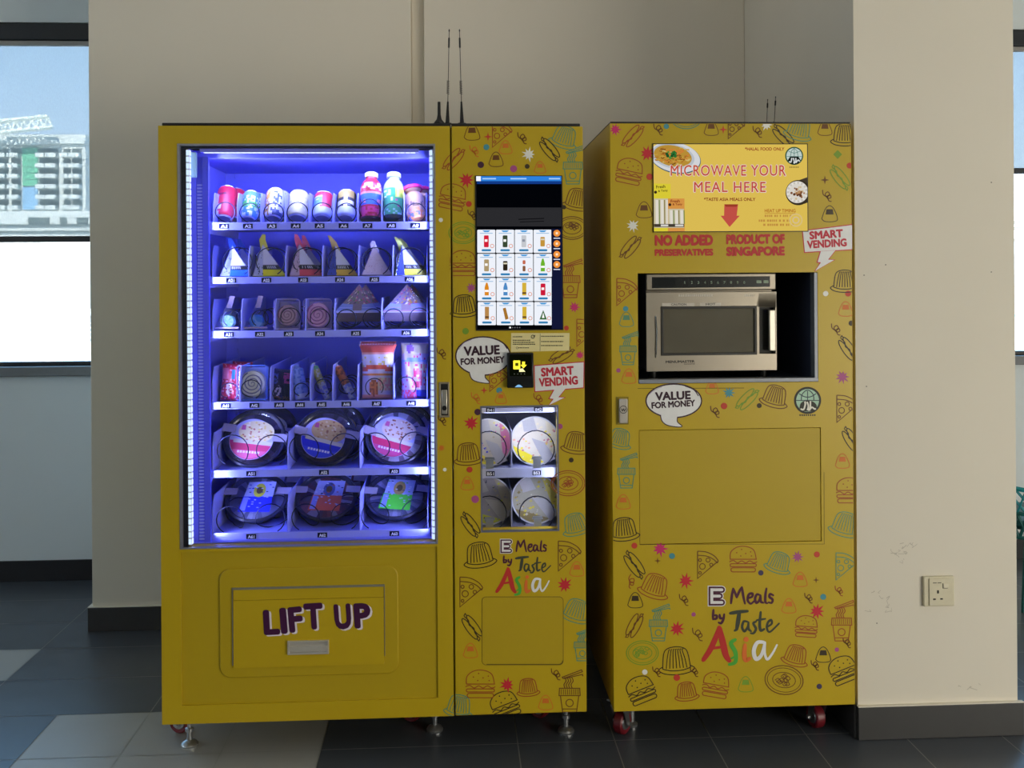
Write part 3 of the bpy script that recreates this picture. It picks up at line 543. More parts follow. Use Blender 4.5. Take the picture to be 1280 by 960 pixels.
# strips sit on the door's inner edge and shine into the cabinet as well as outwards
def ledbar(x0, x1, z0, z1, y0, y1, n, inner):
    g = G(); g.box(x0, x1, y0 + .002, y1, z0, z1, 1)
    for k in range(n):
        c = z0 + (z1 - z0) * (k + .5) / n; h = (z1 - z0) / n * .38
        g.box(x0 + .001, x1 - .001, y0, y0 + .002, c - h, c + h, 2)
        if inner > 0: g.box(x1, x1 + .002, y0 + .004, y1 - .003, c - h, c + h, 0)
        else: g.box(x0 - .002, x0, y0 + .004, y1 - .003, c - h, c + h, 0)
        g.box(x0 + .001, x1 - .001, y1, y1 + .002, c - h, c + h, 0)
    return g.build('led_strip', [LEDM, WHT, LEDF], VM)
ledbar(cw0 + .017, cw0 + .027, cz0 + .005, cz1 - .012, YF + .016, YF + .034, 60, 1)
ledbar(cw1 - .014, cw1 - .006, cz0 + .005, cz1 - .012, YF + .016, YF + .034, 60, -1)
LC = (.36, .41, 1.0); zmid_ = (cz0 + cz1) / 2
for xs_, xt in ((ax(263, 400, YF + .06) + .004, (cw0 + cw1) / 2), (ax(537, 300, YF + .06) - .004, (cw0 + cw1) / 2)):
    o = light('AREA', 'led_strip_light', (xs_, YF + .058, zmid_), (xt, YF + .058 + abs(xt - xs_) * .6, zmid_), 3.0, LC, (.02, cz1 - cz0 - .04)); o.data.spread = R(88)
o = light('AREA', 'led_bar_light', ((cw0 + cw1) / 2, YF + .09, cz1 - .034), ((cw0 + cw1) / 2, YF + .2, cz1 - .3), 3.6, LC, (cw1 - cw0 - .12, .02))
g = G(); g.box(cw0 + .05, cw1 - .05, YF + .052, YF + .075, cz1 - .016, cz1 - .006, 1)
for k in range(40): c = cw0 + .06 + (cw1 - cw0 - .12) * (k + .5) / 40; g.box(c - .007, c + .007, YF + .054, YF + .073, cz1 - .0175, cz1 - .016, 0)
g.build('led_strip', [LEDM, TRAY], VM)
rl = ax(238.5, 400, YF + .06), ax(247, 400, YF + .06), ax(254.5, 400, YF + .06), ax(262, 400, YF + .06)
g = G(); g.box(rl[0], rl[1], YF + .055, YF + .07, cz0, cz1 - .03, 0).box(rl[1], rl[2], YF + .062, YF + .07, cz0, cz1 - .03, 0).box(rl[2], rl[3], YF + .055, YF + .07, cz0, cz1 - .03, 0)
for k in range(110): z = cz0 + .01 + k * (cz1 - cz0 - .12) / 110; g.box(rl[1] + .001, rl[2] - .001, YF + .058, YF + .062, z, z + .005, 1)
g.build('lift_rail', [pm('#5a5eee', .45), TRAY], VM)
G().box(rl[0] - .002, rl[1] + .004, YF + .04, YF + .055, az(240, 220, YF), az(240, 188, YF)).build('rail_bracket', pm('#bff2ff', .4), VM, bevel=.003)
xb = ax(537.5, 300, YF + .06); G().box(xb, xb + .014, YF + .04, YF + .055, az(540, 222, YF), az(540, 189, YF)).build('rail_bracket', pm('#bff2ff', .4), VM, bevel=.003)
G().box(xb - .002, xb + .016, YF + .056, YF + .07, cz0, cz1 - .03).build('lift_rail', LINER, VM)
# door lock
lx = ax(549, 500, YF), ax(562, 500, YF); lz = az(555, 521.5, YF), az(555, 477.5, YF)
g = G(); sheet(g, lx[0], lx[1], lz[0], lz[1], [(lx[0] + .005, lx[1] - .005, lz[0] + .006, lz[1] - .006)], YF - .004, YF + .001); lk = g.build('lock_plate', pm('#a89a80', .35, .6), VM, bevel=.001)
G().box(lx[0] + .005, lx[1] - .005, YF - .0014, YF - .0004, lz[0] + .006, lz[1] - .006).build('lock_recess', BLK, lk)
G().box(lx[0] + .007, lx[1] - .007, YF - .006, YF - .0015, lz[0] + .01, lz[1] - .024).build('lock_handle', pm('#c9c2b4', .3, .8), lk, bevel=.002)
lc = ((lx[0] + lx[1]) / 2, lz[0] + .029); G().cyl((lc[0], YF - .0085, lc[1]), (lc[0], YF - .006, lc[1]), .0075, 16).build('keyhole', BLK, lk)

# control door with touch screen, reader, small window, stickers
mats = [YEL]; g = G(); x_s = (ax(594.5, 320, YF), ax(703.5, 320, YF)); z_s = (az(650, 413, YF), az(650, 219.5, YF))
hatch = [(ax(x, 788, YF), az(653, y, YF)) for x, y in rrect(602.5, 704, 746, 831, 5)]
sheet(g, vg + .0022, vx1, vz0, vz1, [(sw0, sw1, sz0, sz1)], YF, YF + .055)
pc = Print(g, YF, mats, (vg + .003, vx1 - .001, vz0 + .001, vz1 - .001)); doodles(pc, DV)
cd = g.build('control_door', mats, VM, bevel=.003)
g = G(); p = Print(g, YF, [pm('#6d5a06', .6)]); p.stroke(rrect(602.5, 704, 746, 831, 5), .7, p.mats[0], 1, True); p.stroke(rrect(603.2, 703.4, 746.5, 830.5, 5)[0:7], 1.4, p.mats[0], 1)
g.prism(hatch, YF - .0006, YF + .002, 1); g.build('service_hatch', p.mats + [YEL2], VM, smooth=False)
mats = []; g = G(); p = Print(g, YF, mats); slogan(p, 631.5, 682.5, .71); g.build('slogan_lettering', mats, VM, smooth=False)
# touch screen
SB = em('#04060c', .6); mats = [BLK, SB]; g = G(); g.box(x_s[0], x_s[1], YF - .003, YF + .002, z_s[0], z_s[1], 0)
p = Print(g, YF - .003, mats, step=.00025)
p.fill([(595.5, 220.5), (701.5, 220.5), (703, 411.5), (596.5, 411.5)], SB, 0)
p.fill([(595.2, 220.3), (701.6, 220.3), (701.6, 226.4), (595.2, 226.4)], em('#2f86e6', .9), 1); p.fill([(595.2, 220.3), (601, 220.3), (601, 226.4), (595.2, 226.4)], em('#f4f6ff'), 2)
for x0, x1 in ((603, 620), (638, 658), (686, 700)): p.fill([(x0, 222.6), (x1, 222.6), (x1, 224.2), (x0, 224.2)], em('#a8cdf6'), 2)
p.fill([(596, 226.4), (701.6, 226.4), (701.6, 230), (596, 230)], em('#123a86'), 1)
p.fill([(596, 259.5), (701.8, 259.5), (701.8, 283), (596, 283)], em('#2d2d30', .9), 1); p.fill([(648, 273.6), (680, 272.4), (680, 273.6), (648, 274.8)], em('#101013'), 2); p.fill([(650, 277), (680, 276), (680, 277), (650, 278)], em('#101013'), 2)
p.fill([(689, 286), (702, 286), (703, 411), (689.6, 411)], em('#151a3c', .8), 1)
icons = ['can d8203a', 'can 3a4a34', 'can c9ccd2', 'jar c8963c', 'can b09a70', 'jar 2c2418', 'two c86a50', 'bot 6fb62c', 'bot e08a1c', 'bot 4f8cc8', 'bar d8b43c', 'can d01c3c', 'bar b98a50', 'pou a8742c', 'bar d8b43c', 'tri 3c6a3a']
wc, hb, hb2, oc = em('#eef2fb', 1.0), em('#4a9ad8'), em('#7fb0d8'), em('#e0937a')
for k in range(16):
    i, j = k % 4, k // 4; x0 = 596.6 + 23.45 * i + j * .25; y0 = 287.2 + 30.1 * j; x1, y1 = x0 + 22.6, y0 + 28.9; cx = (x0 + x1) / 2
    p.fill(rrect(x0, x1, y0, y1, 1, 2), wc, 1)
    p.fill([(cx - 5, y0 + .8), (cx + 5, y0 + .8), (cx + 2.5, y0 + 3), (cx - 2.5, y0 + 3)], hb, 2); p.fill([(cx - 8, y0 + 4), (cx + 8, y0 + 4), (cx + 8, y0 + 4.8), (cx - 8, y0 + 4.8)], hb2, 2)
    p.fill(rrect(cx - 6, cx + 6, y1 - 4.6, y1 - 2, 1.2, 2), em('#2f7fb4'), 2); p.ring((x1 - 4, y1 - 8.6), 2.2, .8, oc, 2, n=12)
    kd, c_ = icons[k].split(); m = em('#' + c_, .95); m2 = em('#ffffff'); b0, b1 = y0 + 7, y1 - 7
    if kd == 'can': p.fill(rrect(cx - 3, cx + 3, b0, b1, 1, 2), m, 2); p.fill([(cx - 2, b0 + 5), (cx + 1.4, b0 + 5), (cx + 1.4, b0 + 8), (cx - 2, b0 + 8)], m2 if k not in (2,) else em('#8a90a0'), 3)
    elif kd == 'jar': p.fill(rrect(cx - 2.8, cx + 2.8, b0 + 2, b1 - 1, 1, 2), m, 2); p.fill([(cx - 2.4, b0 + 4), (cx + 2.4, b0 + 4), (cx + 2.4, b0 + 6), (cx - 2.4, b0 + 6)], em('#d8d0b8'), 3)
    elif kd == 'two': p.fill(rrect(cx - 1.8, cx + 1.8, b0 + 1, b0 + 6, 1, 2), m, 2); p.fill(rrect(cx - 1.8, cx + 1.8, b0 + 8, b1, 1, 2), em('#8a5a3c'), 2)
    elif kd == 'bot': p.fill([(cx - .9, b0 - 1), (cx + .9, b0 - 1), (cx + 2.6, b0 + 5), (cx + 2.6, b1), (cx - 2.6, b1), (cx - 2.6, b0 + 5)], m, 2); p.fill([(cx - 2.4, b0 + 8), (cx + 2.4, b0 + 8), (cx + 2.4, b0 + 10.5), (cx - 2.4, b0 + 10.5)], m2, 3)
    elif kd == 'bar': p.fill([(cx - 2.6, b0 - 1), (cx + 2.6, b0 - 1), (cx + 2.6, b1), (cx - 2.6, b1)], m, 2); p.fill([(cx - 2.6, b1 - 4), (cx + 2.6, b1 - 4), (cx + 2.6, b1 - 2), (cx - 2.6, b1 - 2)], em('#5a3c20'), 3)
    elif kd == 'pou': p.fill([(cx - 3.6, b0 + 1), (cx, b0), (cx + 3.6, b1 - 1), (cx - .4, b1 + .4)], m, 2)
    else: p.fill([(cx, b0 + 3), (cx + 4.6, b1), (cx - 4.6, b1)], m, 2); p.fill([(cx, b0 + 6), (cx + 1.6, b1 - 2), (cx - 1.6, b1 - 2)], m2, 3)
for k, y in enumerate((291.6, 304.6, 318, 330.6)):
    p.disc((696, y), 4.3, em('#f0923a'), 2, n=16); p.fill([(694.6, y - 1.4), (697.4, y - 1.4), (697.4, y + 1.4), (694.6, y + 1.4)], em('#ffe4c4'), 3); p.fill([(692, y + 5.6), (700, y + 5.6), (700, y + 6.8), (692, y + 6.8)], em('#d8dcf0'), 2)
for k in range(5): p.disc((637.6 + 3 * k, 409.4), 1.2 if k == 0 else .8, em('#ffffff') if k == 0 else em('#6a6a70'), 2, n=8)
g.build('touch_screen', mats, VM, smooth=False)
# info sticker under the screen
mats = []; g = G(); p = Print(g, YF, mats); st = pm(lit2(196, 180, 128), .6); tx = pm(lit2(70, 62, 44), .6)
p.fill([(639, 416.3), (712, 416.3), (711.5, 438.2), (638.6, 440)], st, 1); p.stroke([(675.2, 417), (675, 438.6)], .5, tx, 2)
for x0, x1, y in ((641, 653, 421), (641, 663, 425.4), (641, 668, 428), (641, 669, 430.4), (648, 661, 434.8), (676.5, 705, 420.4), (676.5, 704, 427), (676.5, 703, 432)):
    x = x0; rnd = random.Random(int(y * 10))
    while x < x1: w = rnd.uniform(.8, 2.6); p.fill([(x, y - .7), (min(x1, x + w), y - .7), (min(x1, x + w), y + .5), (x, y + .5)], tx, 2); x += w + .5
p.ring((666, 420.8), 2, .9, tx, 2, n=10); p.fill([(666, 420), (669, 418.4), (668.6, 421.4)], tx, 2); p.ring((646.4, 434.8), 1.3, .4, tx, 2, n=10)
g.build('info_sticker', mats, VM, smooth=False)
mats = []; g = G(); bubble(Print(g, YF, mats, step=.0003), (569.6, 638, 421, 469), [(587, 464), (590, 473), (598, 477), (611, 478.3), (606, 472), (606.5, 464)], ('VALUE', 580, 445.2, 625, 443, 12), ('FOR MONEY', 576, 456.6, 631, 453.4, 8.6)); g.build('speech_bubble_sticker', mats, VM, smooth=False)
mats = []; g = G(); flash(Print(g, YF, mats, step=.0003), [(668.3, 457.6), (729.5, 452.8), (729, 484.2), (669, 489)], [(693, 487), (707, 485.6), (698, 496.5), (705.5, 497), (686, 506.5), (692, 498.6), (687, 498)], ('SMART', 676.5, 471, 717.5, 468.4, 11.2), ('VENDING', 674, 483.6, 722.6, 480.6, 11)); g.build('lightning_board_sticker', mats, VM, smooth=False)
# card reader
rx = ax(633.5, 462, YF), ax(666.5, 462, YF); rz = az(650, 484.3, YF), az(650, 440.5, YF)
rd = G().box(rx[0], rx[1], YF - .018, YF, rz[0], rz[1]).build('payment_reader', pm('#0d0e0d', .22), VM, bevel=.003)
mats = [em('#101408', .5)]; g = G(); p = Print(g, YF - .018, mats)
yl = em('#fff23c', 1.3); p.fill([(637, 443.5), (664, 443.5), (664, 470), (637, 470)], mats[0], 0)
p.fill(rrect(641.5, 650.3, 450.5, 461.6, 1, 2), yl, 1); p.fill([(644, 453.5), (648, 453.5), (648, 457.5), (644, 457.5)], em('#4c4a10'), 2)
p.fill([(652.6, 452), (656.2, 452), (656.2, 456), (658.4, 456), (654.4, 460.4), (650.6, 456), (652.6, 456)], yl, 2); p.fill([(649, 461.5), (653, 460.2), (656.6, 464.6), (649, 464.9)], em('#f4f0b0', 1.2), 2)
for k in range(4): p.disc((643 + 4.2 * k, 467.4), .5, em('#8a8a86'), 2, n=6)
dsc = [(643.5 + 10 * k / 10, 484 - 3.2 * math.sin(math.pi * k / 10)) for k in range(11)]; p.fill(dsc, em('#8ac4f0', .9), 1)
g.build('reader_display', mats, rd, smooth=False)
# small window
G().box(sw0, sw1, YF + .006, YF + .009, sz0, sz1).build('window_pane', GLASS, VM)
tr = G(); sheet(tr, sw0 - .003, sw1 + .003, sz0 - .003, sz1 + .003, [(sw0 + .002, sw1 - .002, sz0 + .002, sz1 - .002)], YF - .001, YF + .01); tr.build('window_trim', pm('#8d8fa6', .3, .6), VM)
g = G(); g.box(sw0 - .1, sw0 - .096, YF + .05, YF + .45, sz0 - .01, sz1 + .02).box(sw1 + .016, sw1 + .02, YF + .05, YF + .45, sz0 - .01, sz1 + .02).box(sw0 - .1, sw1 + .02, YF + .446, YF + .45, sz0 - .01, sz1 + .02).box(sw0 - .1, sw1 + .02, YF + .05, YF + .45, sz0 - .01, sz0 - .006).box(sw0 - .1, sw1 + .02, YF + .05, YF + .45, sz1 + .016, sz1 + .02)
g.build('window_liner', pm('#8d8fae', .55), VM)
g = G(); zc_ = az(650, 511, YF + .06)
g.box(sw0 + .005, sw1 - .005, YF + .012, YF + .040, sz1 - .002, sz1 + .002, 1)
for x in (616, 650, 683): c = ax(x, 509, YF + .03); g.box(c - .010, c + .010, YF + .014, YF + .036, sz1 - .004, sz1 - .002, 0)
g.build('led_strip', [LEDW, WHT], VM)
LCW = (.80, .85, 1.0)
o = light('AREA', 'window_led_and_fill', (sw1 - .003, YF + .03, (sz0 + sz1) / 2), (sw0 - .05, YF + .03 + .12, (sz0 + sz1) / 2), .4, LCW, (.02, sz1 - sz0 - .03)); o.data.spread = R(130)  # added fill along the side edge for the lower cups, no strip there
o = light('AREA', 'window_led_and_fill', ((sw0 + sw1) / 2, YF + .056, sz1 - .022), ((sw0 + sw1) / 2, YF + .13, sz1 - .2), .22, LCW, (sw1 - sw0 - .02, .02))
def feet(px, py):                                 # levelling foot standing at a floor pixel
    q = floor_at(px, py); c = G(); zt = vz0 + .012; c.lathe([(.026, 0), (.027, .006), (.022, .014), (.008, .02), (.008, .045), (.013, .046), (.013, .056), (.007, .058), (.007, zt)], 20, mat=Matrix.Translation((q.x, q.y, 0)))
    return c.build('levelling_foot', STEEL, VM)
for q in ((237, 932), (543.5, 913), (707.5, 915)): feet(*q)
RED = pm('#6e1420', .4, nz=.05)
def castor(parent, x, y, ztop, rot, r=.036):
    M = Matrix.Translation((x, y, 0)) @ Matrix.Rotation(R(rot), 4, 'Z'); w = .016
    f = G(); f.box(-.03, .03, -.028, .028, ztop - .005, ztop); f.cyl((0, 0, ztop - .018), (0, 0, ztop - .005), .017, 16); f.box(-.022, .022, -.018, .018, ztop - .022, ztop - .018)
    for s in (-1, 1): f.poly([(s * .021, -.018, ztop - .022), (s * .021, .018, ztop - .022), (s * .021, .03, r - .01), (s * .021, .012, r - .012)]); f.poly([(s * .0235, -.018, ztop - .018), (s * .0235, .018, ztop - .018), (s * .0235, .03, r - .01), (s * .0235, .012, r - .012)]); f.cyl((s * .021, .018, r), (s * .031, .018, r), .007, 10)
    f.xf(M); fo = f.build('castor_fork', STEEL, parent)
    T = M @ Matrix.Translation((0, .018, r)) @ Matrix.Rotation(R(90), 4, 'Y')
    g = G(); g.lathe([(.006, -w), (.02, -w), (.022, -w + .003), (r - .005, -w), (r - .001, -w + .004), (r, 0), (r - .001, w - .004), (r - .005, w), (.022, w - .003), (.02, w), (.006, w)], 28, mi=lambda a, i: 0 if 2 <= i <= 7 else 1, mat=T)
    g.build('castor_wheel', [RED, STEEL], fo)
for (px, py), rt in (((229, 921), 70), ((520, 907), 60), ((681, 903), 50)): q = floor_at(px, py); castor(VM, q.x, q.y + .03, vz0 + .012, rt)
for px in (240, 700): castor(VM, ax(px, 880, YF + .7) * 1.0 + (.1 if px < 300 else -.04), YF + .7, vz0 + .012, 20)

# ---------------------------------------------------------------- trays with dividers, slot tags and spirals
YT_ = YF + .075
def helix(cx, cz, r, y0, pitch, turns, wire=.0016, hand=1):
    o = []; n = 22
    for t in range(turns):
        for k in range(n):
            a = 2 * math.pi * k / n; f = k / n; adv = max(0, (f - .72) / .28) if hand > 0 else max(0, (f - .72) / .28)
            th = -math.pi / 2 + .5 + a * 1.0
            o.append((cx + hand * r * math.cos(th), y0 + pitch * (t + adv), cz + r * math.sin(th)))
    return o
def tray(yt, yb, lanes, tags, x0p=263, x1p=536.5, hdiv=.085, parent=VM, Y=YT_, depth=.42, coils=(), tagm=None, name='shelf', xc=400):
    zt, zb = az(xc, yt, Y), az(xc, yb, Y); xa, xb_ = ax(x0p, yt, Y), ax(x1p, yt, Y); zf = zt - .006
    g = G(); g.box(xa, xb_, Y, Y + .003, zb, zt); g.box(xa, xb_, Y + .003, Y + depth, zf - .004, zf); g.box(xa - .004, xa, Y - .002, Y + depth, zb - .012, zt + .004); g.box(xb_, xb_ + .004, Y - .002, Y + depth, zb - .012, zt + .004)
    sh_ = g.build(name, TRAY, parent, bevel=.001)
    for l in lanes:
        x = ax(l, yt, Y + .01); G().prism([(Y + .006, zf), (Y + depth, zf), (Y + depth, zf + hdiv), (Y + .03, zf + hdiv), (Y + .006, zf + hdiv * .62)], x - .0012, x + .0012).xf(Matrix(((0, 1, 0, 0), (1, 0, 0, 0), (0, 0, 1, 0), (0, 0, 0, 1)))).build('divider', TRAY, sh_)
    for t, px in tags:
        g = G(); mm = [pm('#0c1034', .7, spec=.05), pm('#e8eaff', .6, spec=.1)]; c = ax(px, (yt + yb) / 2, Y); zm = (zt + zb) / 2; wd = .0150; g.box(c - wd, c + wd, Y - .0012, Y, zm - .0075, zm + .0075, 0)
        p = Print(g, Y - .0012, mm, step=.0003); d = 4.0; pyc = (yt + yb) / 2; q = at(px, pyc, Y)
        vs, fs = glyphs(t, .05); a1 = max(v[0] for v in vs); a0 = min(v[0] for v in vs); b1 = max(v[1] for v in vs)
        q = [(c - .0105 + .021 * (u - a0) / (a1 - a0), zm - .005 + .0095 * v / b1) for u, v in vs]
        for f in fs: p.raw([q[i] for i in f], mm[1], 0)
        g.build('slot_tag', mm, sh_, smooth=False)
    for cpx, cpy, rpx, pitch, turns, hand in coils:
        Yc = Y + .022; G().tube(helix(ax(cpx, cpy, Yc), az(cpx, cpy, Yc), rpx * Yc / FPX, Yc, pitch, turns, hand=hand), .0017, 5).build('spiral', WIRE, sh_)
    return zf
zf1 = tray(277.5, 287, (267, 297, 326, 356, 386, 416, 447, 477, 505, 533), [('A%d' % (k + 1), 280 + 29.9 * k) for k in range(9)], hdiv=.10,
           coils=[(281.5, 265, 12, .085, 3, 1), (312, 266, 12, .085, 3, 1), (342, 266, 12, .085, 3, 1), (372, 266, 13, .085, 3, 1), (403, 266, 12.5, .085, 3, 1), (433, 266, 12, .085, 3, 1), (462, 262, 13, .085, 3, 1), (491, 266, 12, .085, 3, 1), (520, 266, 12, .085, 3, 1)])
zf2 = tray(345.5, 354, (266, 311, 357, 403, 448, 491, 534), [('A%d' % (21 + k), x) for k, x in enumerate((289, 333, 379, 425, 468, 512))], hdiv=.105,
           coils=[(x, 327, 17.5, .09, 2, 1) for x in (297, 338, 384, 427, 470, 513)])
zf3 = tray(412.5, 421.5, (266, 302, 344, 382, 418, 477, 534), [('A31', 286), ('A32', 325), ('A33', 361), ('A34', 400), ('A35', 445), ('A36', 508)], hdiv=.105,
           coils=[(289, 398, 10, .1, 3, -1), (325, 398, 10, .1, 3, -1), (363, 397, 12, .1, 3, 1), (400, 398, 12, .1, 3, 1), (433, 399, 12, .11, 3, 1), (466, 398, 12, .11, 3, -1), (492, 398, 12, .11, 3, 1), (524, 397, 12, .11, 3, -1)])
zf4 = tray(501, 510, (266, 300, 338, 363, 388, 416, 447, 492, 534), [('A41', 282), ('A42', 318), ('A43', 349), ('A44', 375), ('A45', 402), ('A46', 433), ('A47', 471), ('A48', 514)], hdiv=.115,
           coils=[(287, 490, 11, .1, 3, 1), (314, 487, 12, .1, 3, 1), (350, 492, 9, .1, 3, 1), (377, 488, 9, .07, 3, 1), (404, 484, 10, .07, 3, 1), (434, 484, 10, .07, 3, 1), (468, 484, 11, .1, 3, -1), (508, 483, 12, .1, 3, -1)])
zf5 = tray(586, 595, (266, 360, 450, 535), [('A51', 314), ('A52', 405), ('A53', 493)], hdiv=.12,
           coils=[(291, 563, 19, .12, 3, -1), (340, 563, 19, .12, 3, 1), (380, 561, 18, .12, 3, -1), (431, 560, 18, .12, 3, 1), (469, 559, 18, .12, 3, -1), (518, 558, 18, .12, 3, 1)])
zf6 = tray(664, 673.5, (266, 360, 450, 535), [('A61', 314), ('A62', 403), ('A63', 493)], hdiv=.12,
           coils=[(288, 650, 17, .13, 3, -1), (338, 648, 18, .13, 3, 1), (382, 647, 17, .13, 3, -1), (431, 646, 17, .13, 3, 1), (469, 645, 17, .13, 3, -1), (520, 643, 18, .13, 3, 1)])

# ================================================================ the microwave kiosk
kx0, kx1 = ax(765, 520, YK), ax(1066.3, 520, YK); kz1, kz0 = az(913, 154.5, YK), az(918, 885, YK)
KM = thing('microwave_kiosk', 'tall yellow doodle-printed cabinet on red castors with a microwave niche', 'kiosk', ((kx0 + kx1) / 2, YK + .36, 0))
nx0, nx1, nz0, nz1 = ax(797.5, 410, YK), ax(1022.5, 410, YK), az(910, 478.5, YK), az(910, 341, YK)
hx0, hx1, hz0, hz1 = ax(799, 607, YK), ax(1026.5, 607, YK), az(912, 679, YK), az(912, 536, YK)
YKB = YK + .74; KD = .56
mats = [YEL]; g = G(); sheet(g, kx0, kx1, kz0, kz1, [(nx0, nx1, nz0, nz1), (hx0, hx1, hz0, hz1)], YK, YK + .03)
doodles(Print(g, YK, mats, (kx0 + .001, kx1 - .001, kz0 + .001, kz1 - .001)), DK)
g.build('front_panel', mats, KM, bevel=.003)
g = G(); e = .004; nb = (nx0 - .01, nx1 + .008, nz0 - .004, nz1 + .006)
g.box(kx0, nb[0], YK + .03, YKB, kz0, kz1).box(nb[1], kx1 - .004, YK + .03, YKB, kz0, kz1).box(nb[0], nb[1], YK + .03, YKB, nb[3], kz1).box(nb[0], nb[1], YK + .03, YKB, kz0, nb[2]).box(nb[0], nb[1], YK + KD + .01, YKB, nb[2], nb[3])
g.build('cabinet', YEL, KM)
G().box(kx0 + .002, kx1 - .002, YK + .004, YKB, kz1 + .0005, kz1 + .006).build('top_cap', DARK, KM)
NV = pm('#3c455e', .45, nz=.05, scale=9)
g = G(); g.box(nb[0], nb[0] + e, YK + .03, YK + KD, nb[2], nb[3]).box(nb[1] - e, nb[1], YK + .03, YK + KD, nb[2], nb[3]).box(nb[0], nb[1], YK + .03, YK + KD, nb[2], nb[2] + e).box(nb[0], nb[1], YK + .03, YK + KD, nb[3] - e, nb[3]).box(nb[0], nb[1], YK + KD, YK + KD + e, nb[2], nb[3])
nich = g.build('niche_liner', NV, KM)
g = G(); g.box(nx0 + .001, nx1 - .001, YK - .003, YK + .034, nz0 + .001, nz0 + .013).box(nx1 - .012, nx1 - .001, YK - .001, YK + .034, nz0 + .001, nz1 - .001); g.build('niche_edge_trim', pm('#8a8e96', .4, .4), KM, bevel=.001)
g = G(); g.box(hx0 + .0015, hx1 - .0015, YK + .0025, YK + .02, hz0 + .0015, hz1 - .0015)
p = Print(g, YK + .0025, [YEL2]); rn = random.Random(3)
g.build('access_panel', [YEL2], KM, bevel=.001)
g = G(); sm = [pm('#5d5006', .6)]; p = Print(g, YK, sm); p.stroke([(797, 485.6), (930, 485.0)], .7, sm[0], 0); g.build('panel_seam', sm, KM, smooth=False)
g = G(); p = Print(g, YK, sm); p.stroke([(800, 680.5), (1030.4, 680), (1030, 590)], .5, sm[0], 0); g.build('panel_seam', sm, KM, smooth=False)
# poster screen
mats = [BLK]; g = G(); sx0, sx1, s0, s1 = ax(816, 235, YK), ax(1009.6, 235, YK), az(912, 290, YK), az(912, 179.6, YK); g.box(sx0, sx1, YK - .004, YK + .001, s0, s1, 0)
sc_ = (ax(816.8, 235, YK), ax(1008.6, 235, YK), az(912, 289, YK), az(912, 180.6, YK)); p = Print(g, YK - .004, mats, sc_, .00025)
Q = lambda pts: [(800 + x * .171875, 170 + y * .171875) for x, y in pts]; q1 = lambda x, y: Q([(x, y)])[0]; k_ = .171875
b_ = .80; EM = lambda c: em(c, b_)
p.fill(Q([(80, 50), (1230, 50), (1230, 700), (80, 700)]), EM('#efcd5c'), 0)
rn = random.Random(5)
p.disc(q1(258, 160), 187 * k_, EM('#4c6a7c'), 1, 112 * k_, 40, 12); p.disc(q1(255, 155), 185 * k_, EM('#e6e8ec'), 2, 108 * k_, 40, 12); p.disc(q1(240, 148), 158 * k_, EM('#c8d0d8'), 3, 88 * k_, 36, 12); p.disc(q1(238, 145), 140 * k_, EM('#c89a3c'), 4, 76 * k_, 36, 12)
for _ in range(90):
    a, r_ = rn.uniform(0, 6.28), math.sqrt(rn.random()); x, y = 238 + 130 * r_ * math.cos(a), 145 + 66 * r_ * math.sin(a)
    w = rn.uniform(8, 22); p.stroke(spline(Q([(x - w, y + rn.uniform(-6, 6)), (x, y + rn.uniform(-8, 8)), (x + w, y + rn.uniform(-6, 6))]), 3), rn.uniform(5, 10) * k_, EM(rn.choice(['#d8b04c', '#b8742c', '#e0c878', '#8a5a20', '#c89038', '#e08a3c'])), 5)
for _ in range(16): x, y = 225 + rn.uniform(-38, 38), 138 + rn.uniform(-22, 22); p.disc(q1(x, y), rn.uniform(7, 13) * k_, EM(rn.choice(['#2c7a34', '#4a9a44', '#1c5a2c'])), 6, n=7)
for t, x0, x1, yb, h in (('MICROWAVE YOUR', 222, 1058, 290, 78), ('MEAL HERE', 392, 912, 408, 74)):
    for dx, dy, m, l, bo in ((0, 0, EM('#f4e2da'), 7, .075), (0, 0, EM('#d0523e'), 8, .012), ): a, b2 = q1(x0 + dx, yb + dy), q1(x1 + dx, yb + dy); p.text(t, a[0] - (1 if bo > .05 else 0), a[1] + (.8 if bo > .05 else 0), b2[0] + (1 if bo > .05 else 0), b2[1] + (.8 if bo > .05 else 0), h * k_ + (1.6 if bo > .05 else 0), m, l, bo, 1.12)
for t, x0, x1, yb, h, c_ in (('*HALAL FOOD ONLY', 762, 1048, 107, 25, '#9c2c24'), ('*TASTE ASIA MEALS ONLY', 464, 838, 473, 25, '#8c2a20'), ('HEAT UP TIMING', 905, 1130, 556, 25, '#c07428')):
    a, b2 = q1(x0, yb), q1(x1, yb); p.text(t, a[0], a[1], b2[0], b2[1], h * k_, EM(c_), 7, .035)
p.stroke(Q([(905, 563), (1130, 563)]), .5, EM('#c07428'), 7)
for y, x0, x1 in ((582, 905, 1100), (617, 862, 1100), (647, 895, 1110)):
    x = x0
    while x < x1: w = rn.uniform(8, 16); p.fill(Q([(x, y - 9), (x + w, y - 9), (x + w, y + 7), (x, y + 7)]), EM('#d09a48'), 7); x += w + rn.choice([4, 4, 14])
p.ring(q1(1132, 612), 44 * k_, 10 * k_, EM('#ecd08a'), 8, n=24); p.ring(q1(1132, 612), 22 * k_, 9 * k_, EM('#e8cfa0'), 8, n=20)
p.fill(Q([(612, 497), (712, 497), (702, 580), (724, 580), (650, 662), (585, 580), (610, 580)]), EM('#d2584c'), 7); p.fill(Q([(612, 497), (712, 497), (700, 515), (622, 515)]), EM('#a8402c'), 8)
p.disc(q1(1150, 412), 92 * k_, EM('#3c3428'), 1, n=30); p.fill(Q([(1130, 330), (1215, 300), (1230, 480), (1190, 495)]), EM('#4a4034'), 1); p.disc(q1(1143, 408), 80 * k_, EM('#ece6dc'), 2, n=30)
